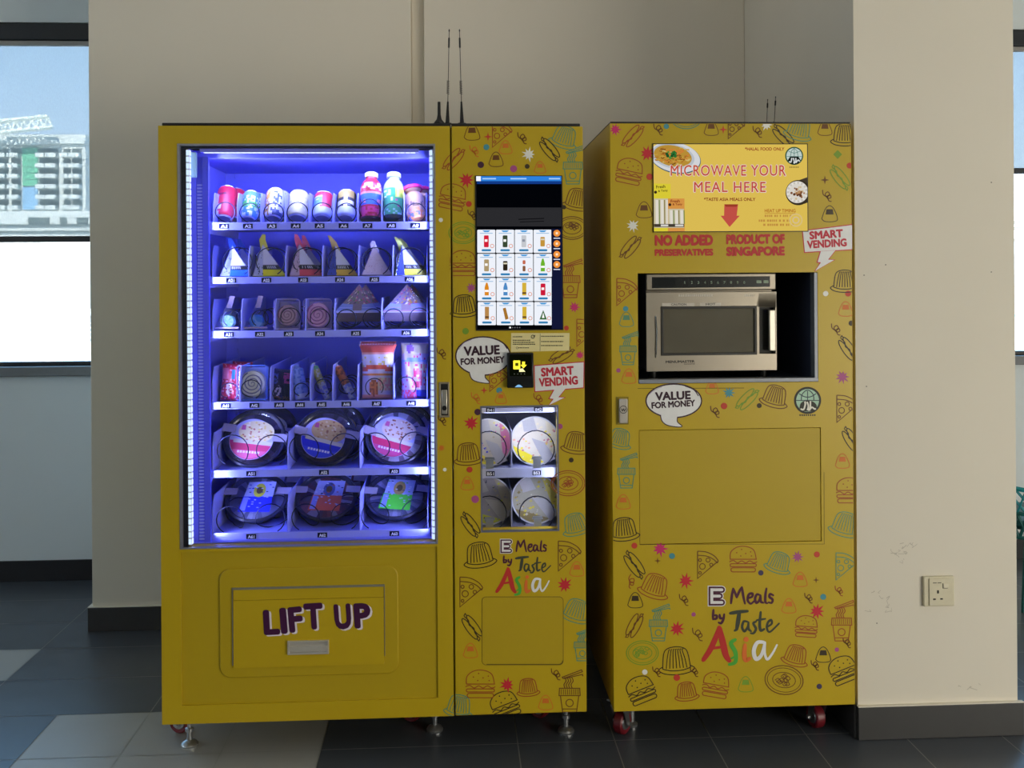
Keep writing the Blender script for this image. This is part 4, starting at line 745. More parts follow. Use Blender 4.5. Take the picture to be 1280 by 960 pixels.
for _ in range(34): a, r_ = rn.uniform(0, 6.28), rn.random() * 52; p.disc(q1(1150 + r_ * math.cos(a), 412 + r_ * math.sin(a)), rn.uniform(6, 11) * k_, EM(rn.choice(['#8a5a3c', '#c89a6c', '#b0784c', '#e0c8a0', '#6a4028'])), 3, n=7)
for k in range(30): a = k * 6.28 / 30; p.disc(q1(1143 + 68 * math.cos(a), 408 + 68 * math.sin(a)), 9 * k_, EM('#d8d2c8' if k % 2 else '#f6f2ea'), 3, n=7)
for x0, x1, y0, hd, hc in ((98, 222, 345, 455, '#ecdc3c'), (202, 322, 455, 530, '#e8a04c')):
    p.fill(Q([(x0, y0), (x1, y0 + (4 if x0 < 150 else 0)), (x1 + 2, 700), (x0, 700)]), EM(hc), 5 if x0 < 150 else 7); L0 = 6 if x0 < 150 else 8
    p.fill(Q([(x0 + 2, hd), (x1 - 4, hd), (x1 - 2, 668), (x0 + 2, 668)]), EM('#d8cfae'), L0)
    for j in range(3): xx = x0 + 14 + j * 38; p.fill(Q([(xx, hd + 10), (xx + 20, hd + 10), (xx + 22, 640), (xx + 2, 640)]), EM('#f2ece0'), L0 + 1); p.stroke(Q([(xx + 27, hd + 10), (xx + 29, 640)]), 1.1, EM('#8a7a40' if j % 2 else '#6a8a4a'), L0 + 1)
    p.fill(Q([(x0 + 2, 640), (x1 - 2, 640), (x1 - 1, 662), (x0 + 2, 662)]), EM('#4a4238'), L0 + 2); p.fill(Q([(x0 + 52, 644), (x1 - 8, 644), (x1 - 8, 658), (x0 + 52, 658)]), EM('#e8e4dc'), L0 + 3)
    p.disc(q1(x0 + 14, hd - (46 if x0 < 150 else 30)), 11 * k_, EM('#3a2a20'), L0 + 1, n=12)
    p.text('Fresh', *q1(x0 + 20, hd - 72 if x0 < 150 else hd - 44), *q1(x0 + 86, hd - 78 if x0 < 150 else hd - 46), 22 * k_, EM('#4a4418' if x0 < 150 else '#8a2c1c'), L0 + 1, .03); p.text('& Tasty', *q1(x0 + 34, hd - 42 if x0 < 150 else hd - 20), *q1(x0 + 104, hd - 48 if x0 < 150 else hd - 22), 20 * k_, EM('#4a4418' if x0 < 150 else '#8a2c1c'), L0 + 1, .03)
ec = q1(1120, 145); p.disc(ec, 66 * k_, EM('#2c5a44'), 5, n=30); p.disc(ec, 57 * k_, EM('#cfe0da'), 6, n=30)
for pts in ([(1065, 150), (1175, 150)], [(1120, 92), (1120, 150)], [(1078, 112), (1120, 126), (1162, 112)], [(1092, 150), (1100, 108), (1120, 90)], [(1148, 150), (1140, 108), (1120, 90)]): p.stroke(Q(pts), .7, EM('#5a8a80'), 7)
p.fill(Q([(1072, 178), (1090, 150), (1150, 150), (1168, 178), (1150, 202), (1120, 208), (1090, 202)]), EM('#1c2420'), 8)
for pts in ([(1082, 186), (1096, 190), (1102, 160)], [(1112, 160), (1120, 184), (1116, 200)], [(1130, 160), (1132, 184), (1118, 200)], [(1132, 196), (1148, 176), (1160, 186)]): p.stroke(spline(Q(pts), 3), 1.5, EM('#e6ecea'), 9)
for k in range(6): p.fill(Q([(1085 + 12 * k, 222), (1093 + 12 * k, 222), (1093 + 12 * k, 232), (1085 + 12 * k, 232)]), EM('#a08a40'), 7)
g.build('poster_screen', mats, KM, smooth=False)
# red slogans and stickers
mats = []; g = G(); p = Print(g, YK, mats); rdm = pm(lit2(158, 34, 34), .5)
p.text('NO ADDED', 818.4, 307.6, 891.4, 307.0, 14, rdm, 1, .105); p.text('PRESERVATIVES', 818.4, 320.2, 891.6, 319.6, 8.8, rdm, 1, .1); g.build('slogan_lettering', mats, KM, smooth=False)
mats = []; g = G(); p = Print(g, YK, mats); p.text('PRODUCT OF', 907.8, 305.6, 981, 304.8, 12.6, rdm, 1, .105); p.text('SINGAPORE', 907.8, 320.4, 981, 319.6, 12, rdm, 1, .105)
g.build('slogan_lettering', mats, KM, smooth=False)
mats = []; g = G(); flash(Print(g, YK, mats, (kx0, kx1 + .001, kz0, kz1), .0003), [(1003.6, 289), (1065, 281.3), (1065, 311.5), (1006, 315)], [(1026, 314), (1044, 313), (1035, 324.5), (1042.5, 325), (1019, 338.5), (1026, 328), (1022, 327.4)], ('SMART', 1012, 299.6, 1054, 296.6, 10.4), ('VENDING', 1009, 311, 1058.5, 308, 10.2)); g.build('lightning_board_sticker', mats, KM, smooth=False)
mats = []; g = G(); bubble(Print(g, YK, mats, step=.0003), (807.4, 877, 480, 522), [(826, 517), (828, 526), (836, 531.5), (851.5, 533), (846, 527), (847, 517)], ('VALUE', 819, 501, 863.5, 499, 10.8), ('FOR MONEY', 814.6, 511, 869, 507.6, 8.2)); g.build('speech_bubble_sticker', mats, KM, smooth=False)
mats = []; g = G(); emblem(Print(g, YK, mats, step=.0003), (1009.4, 500.5), 17); g.build('emblem_sticker', mats, KM, smooth=False)
mats = []; g = G(); slogan(Print(g, YK, mats), 894, 744.7, 1.0); g.build('slogan_lettering', mats, KM, smooth=False)
# handle
a0, a1, b0, b1 = ax(770.5, 513, YK), ax(785.6, 513, YK), az(778, 530.5, YK), az(778, 496, YK)
g = G(); sheet(g, a0, a1, b0, b1, [(a0 + .004, a1 - .003, b0 + .003, b1 - .003)], YK - .003, YK); lk = g.build('handle_plate', pm('#8a7a10', .4), KM)
G().box(a0 + .007, a1 - .004, YK - .011, YK - .001, b0 + .004, b1 - .005).build('paddle_handle', pm('#c4bdb2', .35, .3), lk, bevel=.003)
mm = [pm('#1e1c1a', .5)]; g = G(); p = Print(g, YK - .011, mm); p.ring((779.2, 512), 4.6, .8, mm[0], 0, n=20); p.stroke(spline([(776.6, 510.5), (778, 513.8), (779.2, 511), (780.6, 513.8), (782, 510.5)], 3), .9, mm[0], 0); g.build('handle_mark', mm, lk, smooth=False)
for (px, py), rt in (((775, 921), -38), ((1025, 913.5), 12)): q = floor_at(px, py); castor(KM, q.x, q.y + .01, kz0 + .001, rt, .037)
for x in (kx0 + .07, kx1 - .07): castor(KM, x, YK + .62, kz0 + .001, 20, .037)
q = floor_at(789, 907); G().lathe([(.02, 0), (.021, .008), (.012, .016), (.012, .05), (.016, .052), (.016, .062), (.012, .064), (.012, kz0 + .001)], 18, mat=Matrix.Translation((q.x, q.y, 0))).build('levelling_foot', STEEL, KM)

# ---------------------------------------------------------------- the microwave oven in the niche
YM = YK + .09; mx0, mx1 = ax(807.5, 410, YM), ax(970.5, 410, YM); mz0 = nb[2] + e + .016; mzb = max(az(890, 463.5, YM), mz0); mz1 = nb[3] - .0055
MW = thing('microwave_oven', 'stainless steel commercial microwave oven standing in the kiosk niche', 'microwave', ((mx0 + mx1) / 2, YM + .2, nb[2] + e))
SS = pm('#a39a8b', .34, .85, scale=14, nz=.06); mzs = az(890, 364.5, YM)
G().box(mx0 + .004, mx1 - .004, YM + .03, YM + .40, mzb + .004, mz1 - .002).build('body', SS, MW, bevel=.003)
cp = G().box(mx0, mx1, YM - .002, YM + .03, mzs + .004, mz1 - .001).build('control_panel', SS, MW, bevel=.004)
M = lambda x, y: (795 + x * .18359, 335 + y * .18359)
mats = [pm('#0d100d', .25)]; g = G(); p = Print(g, YM - .002, mats, step=.0003)
p.fill([M(108, 62), M(912, 56), M(912, 128), M(108, 138)], mats[0], 0); ft = pm('#9fb49c', .5); p.fill([M(122, 70), M(268, 68), M(268, 128), M(122, 130)], pm('#1c1c1a', .12), 1)
for k, ch in enumerate('1234567890'): x = 330 + 44.5 * k; a = M(x, 108); b = M(x + (12 if ch != '1' else 5), 107.5); p.text(ch, a[0], a[1], b[0], b[1], 3.4, ft, 1, .02); p.stroke([M(x - 16, 72), M(x - 16, 124)], .25, pm('#2c3a2c', .5), 1)
for x in (820, 868): p.fill(rrect(*(M(x, 0)[0], M(x + 34, 0)[0]), M(0, 84)[1], M(0, 104)[1], .6, 2), ft, 1)
g.build('keypad', mats, cp, smooth=False)
dz0, dz1 = mzb, mzs - .001
wx0, wx1, w0, w1 = ax(M(176, 0)[0], 410, YM), ax(M(812, 0)[0], 410, YM), az(890, M(0, 584)[1], YM), az(890, M(0, 268)[1], YM)
dg = G(); hxs = ax(M(838, 0)[0], 410, YM), ax(M(946, 0)[0], 410, YM); hz_ = az(890, M(0, 586)[1], YM), az(890, M(0, 270)[1], YM)
sheet(dg, mx0, mx1, dz0, dz1, [(wx0, wx1, w0, w1), (hxs[0], hxs[1], hz_[0], hz_[1])], YM - .004, YM + .028); dr = dg.build('door', SS, MW, bevel=.004)
tr = G(); sheet(tr, wx0 - .004, wx1 + .004, w0 - .004, w1 + .004, [(wx0 + .004, wx1 - .004, w0 + .004, w1 - .004)], YM - .0065, YM + .01); tr.build('window_gasket', pm('#26241f', .4), dr, bevel=.001)
def mwglass():
    m = pm('#6a6556', .08, 0, nz=.3, scale=5); return m  # base colour lightened in place of the room's reflection in the glass
G().box(wx0, wx1, YM - .001, YM + .006, w0, w1).build('door_window', mwglass(), dr)
G().box(hxs[0], hxs[1], YM + .018, YM + .026, hz_[0], hz_[1]).build('handle_recess', pm('#17150f', .5), dr)
hx_ = ax(M(900, 0)[0], 410, YM), ax(M(944, 0)[0], 410, YM); hg = G(); hg.box(hx_[0], hx_[1], YM - .012, YM + .002, hz_[0] + .008, hz_[1] - .008); hg.box(hx_[1] - .008, hx_[1], YM, YM + .02, hz_[0] + .01, hz_[1] - .01); hg.build('door_handle', pm('#d8d2c2', .28, .75), dr, bevel=.003)
g = G(); hw = az(890, M(0, 605)[1], YM), az(890, M(0, 325)[1], YM); xx = ax(M(138, 0)[0], 410, YM); g.tube([(xx - .003, YM - .006, hw[1]), (xx + .0, YM - .008, hw[1] - .05), (xx - .002, YM - .008, hw[0] + .03), (xx - .003, YM - .006, hw[0])], .0022, 6); g.build('door_edge_strip', CHROME, dr)
ink = pm('#1e1a14', .5); lb = pm('#d8d2c6', .5); li = pm('#4a463e', .5)
mats = []; g = G(); p = Print(g, YM - .004, mats, step=.0003)
a, b = M(202, 648), M(400, 644); p.text('MENUMASTER', a[0], a[1], b[0], b[1], 3.2, ink, 0, .06); a, b = M(326, 658), M(400, 656); p.text('Commercial', a[0], a[1], b[0], b[1], 1.7, ink, 0, .03); g.build('maker_lettering', mats, dr, smooth=False)
for x0, x1, y0, y1, t in ((178, 398, 238, 260, 'CAUTION'), (434, 578, 236, 258, 'HOT')):
    mats = []; g = G(); p = Print(g, YM - .004, mats, step=.0003)
    p.fill([M(x0, y0), M(x1, y0), M(x1, y1), M(x0, y1)], lb, 0); a, b = M((x0 * .72 + x1 * .28), y1 - 4), M((x0 * .25 + x1 * .75), y1 - 5); p.text(t, a[0], a[1], b[0], b[1], 2.8, li, 1, .03); g.build('caution_label', mats, dr, smooth=False)
for x0, x1 in ((290, 520), (738, 802)):
    mats = []; g = G(); p = Print(g, YM - .004, mats, step=.0003)
    x = x0; rn = random.Random(x0)
    while x < x1: w = rn.uniform(6, 14); p.fill([M(x, 180), M(x + w, 180), M(x + w, 194), M(x, 194)], lb, 0); x += w + 4
    g.build('door_print', mats, dr, smooth=False)
for x in (mx0 + .03, mx1 - .03):
    for y in (YM + .05, YM + .36): G().cyl((x, y, nb[2] + e), (x, y, mzb + .006), .014, 12).build('foot', BLK, MW)

# ---------------------------------------------------------------- aerials on the cabinet tops
def aerial(name, label, px, pyb, pyt, Y, zb, lean, kind, group=None):
    b = at(px, pyb, Y); top = at(px + lean, pyt, Y); b.z = zb; o = thing(name, label, 'antenna', tuple(b), group); L = lambda t: b + (top - b) * t
    if kind == 'stub':
        G().lathe([(.016, 0), (.016, .006), (.008, .016), (.0052, .03), (.0046, (top - b).length), (.002, (top - b).length + .001)], 14, mat=Matrix.Translation(b)).build('whip', BLK, o)
        G().cyl(b + Vector((0, 0, 0)), b + Vector((0, 0, .003)), .02, 18).build('magnetic_base', BLK, o); return o
    G().cyl(b, b + Vector((0, 0, .004)), .013, 16).build('magnetic_base', BLK, o)
    G().tube([b, L(.06), L(.24)], [.007, .0058, .0026], 10).build('grip', BLK, o)
    G().tube([L(.22), L(.37), L(.5), L(1)], .0011, 6).build('whip', pm('#34302c', .4, .5), o)
    cl = [L(.32 + .14 * k / 60) + Vector((.0042 * math.cos(k * .78), .0042 * math.sin(k * .78), 0)) for k in range(61)]
    G().tube(cl, .0009, 5).build('coil', pm('#5a5650', .35, .7), o)
    G().tube([L(.80), L(.81), L(.905), L(.915)], [.001, .0028, .0028, .001], 8).build('sleeve', BLK, o); G().tube([L(.975), L(.98), L(1.0)], [.001, .0022, .0012], 8).build('tip', BLK, o)
    return o
zt = vz1 + .012
aerial('antenna', 'short black stub antenna on the vending machine top', 549, 157, 127.5, YF + .045, zt, 0, 'stub')
aerial('antenna', 'tall thin whip antenna next to the black stub antenna', 559.3, 157, 36.5, YF + .045, zt, 2.2, 'whip')
aerial('antenna', 'tall thin whip antenna standing furthest from the stub, on the screen side', 577.5, 156, 36.5, YF + .045, zt, -3.2, 'whip')
aerial('antenna', 'lower of two whip antennas showing above the kiosk top', 957.6, 196, 124, YK + .5, kz1 + .006, 2, 'whip')
aerial('antenna', 'higher of two whip antennas showing above the kiosk top', 966.6, 196, 120.5, YK + .5, kz1 + .006, 3, 'whip')

# ---------------------------------------------------------------- power socket and chair
q0, q1_ = at(1153, 757, YP), at(1190.5, 719, YP)
PS = thing('power_socket', 'cream switched three-pin wall socket low on the pillar', 'socket', ((q0.x + q1_.x) / 2, YP, q0.z)); PL = pm('#d8d0b4', .35)
G().box(q0.x, q1_.x, YP - .012, YP - .0005, q0.z, q1_.z).build('back_box', PL, PS, bevel=.002)
a, b = at(1159, 755, YP), at(1188, 721, YP); fp = G().box(a.x, b.x, YP - .016, YP - .012, a.z, b.z).build('face_plate', PL, PS, bevel=.001)
U = lambda x, y: at(1140 + x * .0729, 700 + y * .0729, YP)
a, b = U(490, 450), U(585, 375); G().box(a.x, b.x, YP - .0195, YP - .016, a.z, b.z).build('rocker_switch', pm('#e0d8be', .3), fp, bevel=.001)
g = G()
for x, y, w, h in ((405, 520, 30, 54), (345, 645, 44, 26), (465, 640, 44, 26)): a, b = U(x - w / 2, y + h / 2), U(x + w / 2, y - h / 2); g.box(a.x, b.x, YP - .0166, YP - .0158, a.z, b.z)
a, b = U(318, 374), U(460, 360); g.box(a.x, a.x + (b.x - a.x) * .45, YP - .0164, YP - .0158, a.z, b.z).box(a.x + (b.x - a.x) * .55, b.x, YP - .0164, YP - .0158, a.z, b.z); a, b = U(485, 462), U(570, 454); g.box(a.x, b.x, YP - .0164, YP - .0158, a.z, b.z); a, b = U(484, 460), U(492, 375); g.box(a.x, b.x, YP - .0164, YP - .0158, a.z, b.z)
g.build('pin_hole', pm('#1a1610', .6), fp)
YQ = 4.2; cx_ = ax(1271, 640, YQ) + .26; TE = pm('#1c8f96', .4, nz=.1); TE2 = pm('#1a5f5c', .45, nz=.1)
CH = thing('lounge_chair', 'teal woven lounge chair mostly hidden behind the socket pillar', 'chair', (cx_, YQ, 0))
ztop, zmid = az(1273, 607, YQ), az(1273, 640, YQ)
def rim(z, r, a0=-200, a1=20, n=25): return [(cx_ + r * math.cos(R(a0 + (a1 - a0) * k / n)), YQ + .28 + r * math.sin(R(a0 + (a1 - a0) * k / n)), z) for k in range(n + 1)]
n_ = 25; rt = [(x, y, ztop - .10 * (k / n_)) for k, (x, y, z) in enumerate(rim(ztop, .30, -200, 20, n_))]; rm = rim(zmid - .03, .27, -200, 20, n_); rb = rim(zmid - .14, .24, -200, 20, n_)
g = G()
for k in range(0, n_): g.tube([rt[k], rm[min(n_, k + 2)]], .006, 5); g.tube([rt[min(n_, k + 1)], rm[k]], .004, 5)
g.tube(rt, .011, 6); g.build('backrest', TE, CH)
g = G(); g.tube(rm, .009, 6); g.tube(rb, .009, 6)
for k in range(n_): g.tube([rm[k], rb[k + 1]], .007, 5); g.tube([rm[k + 1], rb[k]], .007, 5)
g.build('woven_apron', TE2, CH)
G().lathe([(.02, zmid - .1), (.22, zmid - .11), (.235, zmid - .09), (.22, zmid - .07), (.02, zmid - .065)], 24, mat=Matrix.Translation((cx_, YQ + .28, 0))).build('seat', TE2, CH)
for dx, dy in ((-.17, -.17), (.17, -.17), (-.17, .17), (.17, .17)): G().tube([(cx_ + dx * .8, YQ + .28 + dy * .8, zmid - .12), (cx_ + dx, YQ + .28 + dy, 0)], .011, 8).build('leg', TE2, CH)

# ================================================================ goods in the display
PX = 1 / FPX * 3.30                      # metres per photo pixel at the front of the trays
SIL = pm('#c4c6cc', .3, .85)
BYL = {}
def hsh(*a): return random.Random(str(a)).random()
def put(o, px, Y, z, lean=0, roll=0, yaw=0, py=500):
    BYL[o['label']] = o; o.matrix_world = Matrix.Translation((ax(px, py, Y), Y, z)) @ Matrix.Rotation(R(yaw), 4, 'Z') @ Matrix.Rotation(R(roll), 4, 'Y') @ Matrix.Rotation(R(-lean), 4, 'X')
def can(name, label, cat, grp, w, h, cols, pat, px, z, lean=33, roll=0, py=280, rings=14):
    o = thing(name, label, cat, (0, 0, 0), grp); r = w * PX / 2; h = (h - 12.5) / .84 * PX; T = Matrix.Translation((0, -r, 0)); ms = [pm(c, .35) for c in cols]
    pr = [(r * .8, .002), (r * .97, h * .06)] + [(r, h * (.09 + .82 * k / rings)) for k in range(rings + 1)] + [(r * .96, h * .955), (r * .84, h * .985)]
    vis = lambda a, i: pat(a, max(0, min(1, (i - 1.5) / rings)))
    G().lathe(pr, 32, mi=vis, mat=T, cap=False).build('can_body', ms, o)
    G().lathe([(.0005, .006), (r * .62, .005), (r * .78, .0), (r * .82, .002), (r * .9, h * .03)], 32, mat=T, cap=False).build('can_base', SIL, o)
    G().lathe([(r * .86, h * .98), (r * .88, h), (r * .8, h), (r * .76, h - .003), (.0005, h - .003)], 32, mat=T, cap=False).build('can_lid', SIL, o)
    put(o, px, YT_ + .088, z, lean, roll, py=py); return o
def bottle(name, label, cat, grp, w, h, cols, pat, capc, px, z, lean=15, roll=0, py=280, rings=16, neck=.33, shoulder=.68):
    o = thing(name, label, cat, (0, 0, 0), grp); r = w * PX / 2; h = h * PX; T = Matrix.Translation((0, -r, 0)); ms = [pm(c, .3) for c in cols]
    pr = [(r * .7, .0), (r * .95, h * .03)] + [(r, h * (.06 + (shoulder - .06) * k / rings)) for k in range(rings + 1)] + [(r * .92, h * (shoulder + .07)), (r * .72, h * (shoulder + .14)), (r * .5, h * (shoulder + .19)), (r * neck, h * .9)]
    G().lathe(pr, 28, mi=lambda a, i: pat(a, i / (rings + 6)), mat=T).build('bottle_body', ms, o)
    G().lathe([(r * neck * 1.12, h * .9), (r * neck * 1.25, h * .905), (r * neck * 1.25, h * .985), (r * neck * 1.1, h)], 20, mat=T).build('bottle_cap', pm(capc, .4), o)
    put(o, px, YT_ + .088, z, lean, roll, py=py); return o
def blot(k, p=.5, sz=18): return lambda a, v: hsh(k, int(a // sz), int(v * 14)) < p
D1 = 'drinks on the top shelf'
def pA1(a, v): return 2 if v < .34 and -60 < a < -14 and hsh('a', int(a // 11), int(v * 14)) < .8 else (1 if .68 < v < .8 and abs(a + 15) < 30 else 0)
can('drink_can', 'plain red drink can in the first slot of the top row', 'can', D1, 23.5, 52, ['#d3203c', '#7a1626', '#e8e2e6'], pA1, 281.5, zf1)
def pA2(a, v): return 1 if .36 < v < .62 and abs(a) < 80 and not (hsh('b', int(a // 14), int(v * 14)) < .2) else (2 if v < .36 and hsh('b2', int(a // 16), int(v * 14)) < .55 else (3 if v > .85 else (2 if v > .62 and hsh('b3', int(a // 11), int(v * 14)) < .4 else 0)))
can('drink_can', 'white drink can with a green band over light blue', 'can', D1, 20.5, 47, ['#d6e4e6', '#4fb432', '#4a8ed0', '#5c8fa0'], pA2, 312, zf1)
def pA3(a, v): return (1 if hsh('c', int(a // 20)) < .5 else 3) if a < -22 and hsh('c1', int(a // 12), int(v * 14)) < .75 else (2 if 5 < a < 60 and .3 < v < .9 and hsh('c2', int(a // 12), int(v * 14)) < .45 else (4 if v < .22 and hsh('c5', int(a // 12), int(v * 14)) < .5 else 0))
can('drink_can', 'white drink can with scattered red, gold and blue figures', 'can', D1, 23, 49, ['#dadcee', '#c83040', '#4c5cb8', '#c89a2c', '#2c3a6a'], pA3, 343, zf1)
def pA4(a, v): return 1 if .12 < v < .3 and hsh('d', int(a // 13), int(v * 14)) < .35 else (2 if .5 < v < .8 and hsh('d2', int(a // 13), int(v * 14)) < .3 else 0)
can('drink_can', 'cream yellow drink can with faint print', 'can', D1, 25, 45, ['#d9d2a0', '#ece8d8', '#c2b878'], pA4, 373, zf1)
def pA5(a, v): return 1 if 5 < a < 62 and v > .36 + .006 * (30 - abs(a - 32)) * 0 or (5 - (.5 - v) * 60 < a < 60 and v > .3) else (2 if -65 < a < 0 and .4 < v < .8 and hsh('e', int(a // 22), int(v * 8)) < .8 else (3 if v > .84 else 0))
can('drink_can', 'pale drink can with a red slash beside teal lettering', 'can', D1, 24, 44, ['#cfdcea', '#d42040', '#6fa6a8', '#c43848'], pA5, 404, zf1)
def pA6(a, v): return (1 if v > .72 and not (abs(a) > 60) else (2 if (abs(abs(a) - 30) < 22 and .36 < v < .56) or (abs(a) < 12 and .2 < v < .7) else (3 if v < .3 else 0)))
can('drink_can', 'black coffee can with a gold top and silver foot', 'can', D1, 24, 46, ['#1c1814', '#b09a4c', '#dcdccc', '#c6cede'], pA6, 433, zf1)
def pA7(a, v): return 4 if v < .08 else (3 if v < .3 and hsh('g', int(a // 14), int(v * 20)) < .65 else (0 if v < .34 else (2 if v < .62 and not (.4 < v < .5 and hsh('g1', int(a // 10)) < .4) else (1 if v < .68 else (5 if .72 < v < .82 and hsh('g2', int(a // 12), int(v * 22)) < .5 else 0)))))
bottle('drink_bottle', 'tall red plastic bottle with a blue label band and silver cap', 'bottle', D1, 27, 64, ['#b02838', '#e08a8a', '#4a78d8', '#d43c7c', '#2c1820', '#e8d0cc'], pA7, '#c8c4c0', 464.5, zf1, neck=.5)
def pA8(a, v): return 4 if v < .1 else (1 if v > .52 and a > 10 and v < .74 else (2 if v < .26 and hsh('h', int(a // 14), int(v * 20)) < .4 else (3 if v > .74 else (5 if .42 < v < .72 and a < 0 and hsh('h2', int(a // 10), int(v * 24)) < .4 else (6 if .3 < v < .5 and 10 < a < 45 and hsh('h3', int(a // 10), int(v * 20)) < .45 else 0)))))
bottle('drink_bottle', 'tall green and yellow labelled bottle with a clear cap', 'bottle', D1, 26, 64, ['#4cb070', '#c4d840', '#9cc8c0', '#a8bcc8', '#20302c', '#dcecd0', '#d05a8a'], pA8, '#c4c6d4', 492.5, zf1, neck=.55)
def pA9(a, v): return 1 if v < .4 and hsh('i', int(a // 14), int(v * 16)) < .5 else (2 if v < .24 and a < 20 else (3 if .42 < v < .6 and hsh('i2', int(a // 12), int(v * 20)) < .35 else 0))
bottle('drink_bottle', 'squat tan and orange bottle with a pink cap, leaning over', 'bottle', D1, 24, 47, ['#d8b088', '#f0a05a', '#7c86c8', '#8a6a50'], pA9, '#ec2c74', 523, zf1, lean=18, roll=-9, neck=.86, shoulder=.66)

# ---- triangular packs
def tri_pack(name, label, cat, grp, w, h, d, apex, cols, marks, px, z, lean, roll=0, yaw=0, py=330, tail=None, taillen=.03, Y=None, round_=.004):
    o = thing(name, label, cat, (0, 0, 0), grp); w, h = w * PX, h * PX; ms = [pm(c, .32) for c in cols]
    P3 = [(-w / 2, 0), (w / 2, 0), (-w / 2 + apex * w, h)]
    g = G(); g.prism(P3, -d, 0, 0); ins = lambda s, t: (P3[0][0] + (P3[1][0] - P3[0][0]) * s + (P3[2][0] - (P3[0][0] + (P3[1][0] - P3[0][0]) * s)) * t, h * t)
    for (q, mi, l) in marks:
        pts = [ins(*p) for p in q]; pts = [Vector((x, z_, 0)) for x, z_ in pts]
        for t in tessellate_polygon([pts]): g.poly([(pts[i].x, -d - .0004 * (1 + l), pts[i].y) for i in t], mi)
    g.build('pack', ms, o, bevel=round_ if not marks else 0)
    f = G(); f.prism([(x * 1.0, z_) for x, z_ in P3], -d + .004, -.004); 
    if tail:
        tx, tz = P3[2]; f = G(); pts = [(tx + .006, tz - .012), (tx - .002 + .2 * taillen * tail[0], tz + taillen * .5), (tx + taillen * tail[0], tz + taillen)]
        for k in range(2):
            (xa, za), (xb_, zb_) = pts[k], pts[k + 1]; wa, wb = (.013, .010, .005)[k], (.013, .010, .005)[k + 1]
            f.poly([(xa - wa, -d * .5 - .002 - .006 * k, za), (xa + wa, -d * .5 + .006, za), (xb_ + wb, -d * .5 + .004 - .006 * k, zb_), (xb_ - wb, -d * .5 - .008, zb_)]).poly([(xa - wa, -d * .5, za), (xb_ - wb, -d * .5 - .006, zb_), (xb_ + wb, -d * .5 + .006, zb_), (xa + wa, -d * .5 + .008, za)])
        f.build('wrapper_tail', pm(tail[1], .3), o)
    e = G(); e.tube([(P3[1][0], -d, 0), (P3[2][0], -d, h)], .0016, 5).tube([(P3[0][0], -d, 0), (P3[2][0], -d, h)], .0014, 5); e.build('sealed_edge', PLASTIC, o)
    put(o, px, Y or YT_ + .085, z, lean, roll, yaw, py); return o
D2 = 'wrapped triangles on the second shelf'
def om(i): return [([(.30, .33), (1, .33), (1, .98), (.30, .98)], 1, 0), ([(.32, .36), (.98, .36), (.95, .9), (.45, .9)], 2, 1), ([(.0, .0), (.30, .0), (.30, .95), (.0, .95)], 3, 0), ([(.30, .20), (1, .20), (1, .34), (.30, .34)], 4, 1), ([(.3, 0), (1, 0), (1, .2), (.3, .2)], 0, 1)] + \
    [([(.02 + .27 * hsh(i, k), .05 + .8 * hsh(i, k, 1)), (.06 + .27 * hsh(i, k), .04 + .8 * hsh(i, k, 1)), (.05 + .27 * hsh(i, k), .10 + .8 * hsh(i, k, 1))], 4, 2) for k in range(16)] + [([(.36 + .055 * k, .23), (.385 + .055 * k, .23), (.385 + .055 * k, .31), (.36 + .055 * k, .31)], 2, 3) for k in range(9) if hsh(i, k, 5) < .8]
tri_pack('rice_triangle', 'blue-footed wrapped rice triangle at the start of the second row', 'rice triangle', D2, 39, 38, .05, .38, ['#2c6ad8', '#c9c6d6', '#d8d8e0', '#aab4d8', '#22242e'], om(1), 296, zf2, 10, 0, 10, tail=(-.3, '#3464d0'))
tri_pack('rice_triangle', 'bright yellow wrapped rice triangle with a tall yellow flag', 'rice triangle', D2, 40, 40, .05, .30, ['#e6dc1c', '#c4c2cc', '#d6d6dc', '#b9bed8', '#22242e'], om(2), 337, zf2, 10, 0, 10, tail=(.1, '#d8d040'), taillen=.036)
tri_pack('rice_triangle', 'red-footed wrapped rice triangle with a pink tip', 'rice triangle', D2, 40, 40, .05, .30, ['#d84a58', '#c4c2cc', '#d4d6e2', '#c0a8c0', '#22242e'], om(3), 382, zf2, 10, 0, 10, tail=(-.25, '#e05a70'), taillen=.036)
tri_pack('rice_triangle', 'amber yellow wrapped rice triangle between the red one and the dotted pale one', 'rice triangle', D2, 38, 38, .05, .28, ['#d8b03c', '#c4c6dc', '#d4d8e8', '#3a4aa8', '#22242e'], om(4), 427, zf2, 10, 0, 10, tail=(-.5, '#c8b060'), taillen=.036)
mk = [([(.08 + .8 * hsh('p', k), .05 + .75 * hsh('p', k, 1)), (.11 + .8 * hsh('p', k), .05 + .75 * hsh('p', k, 1)), (.10 + .8 * hsh('p', k), .085 + .75 * hsh('p', k, 1))], 1 + k % 2, 0) for k in range(70)]
tri_pack('rice_triangle', 'pale pink dotted wrapped triangle', 'rice triangle', D2, 37, 37, .05, .42, ['#d6c6d8', '#b47a98', '#e6e2ec'], mk, 470, zf2, 12, 0, 8, tail=(0, '#b8b0c8'), taillen=.02)
tri_pack('rice_triangle', 'lemon yellow wrapped rice triangle in the last slot of the second row', 'rice triangle', D2, 38, 38, .05, .24, ['#dcd83a', '#bcc2e0', '#c4cae8', '#3a4ab0', '#22242e'], om(6), 511, zf2, 10, 0, 10, tail=(-.6, '#b8c060'), taillen=.03)

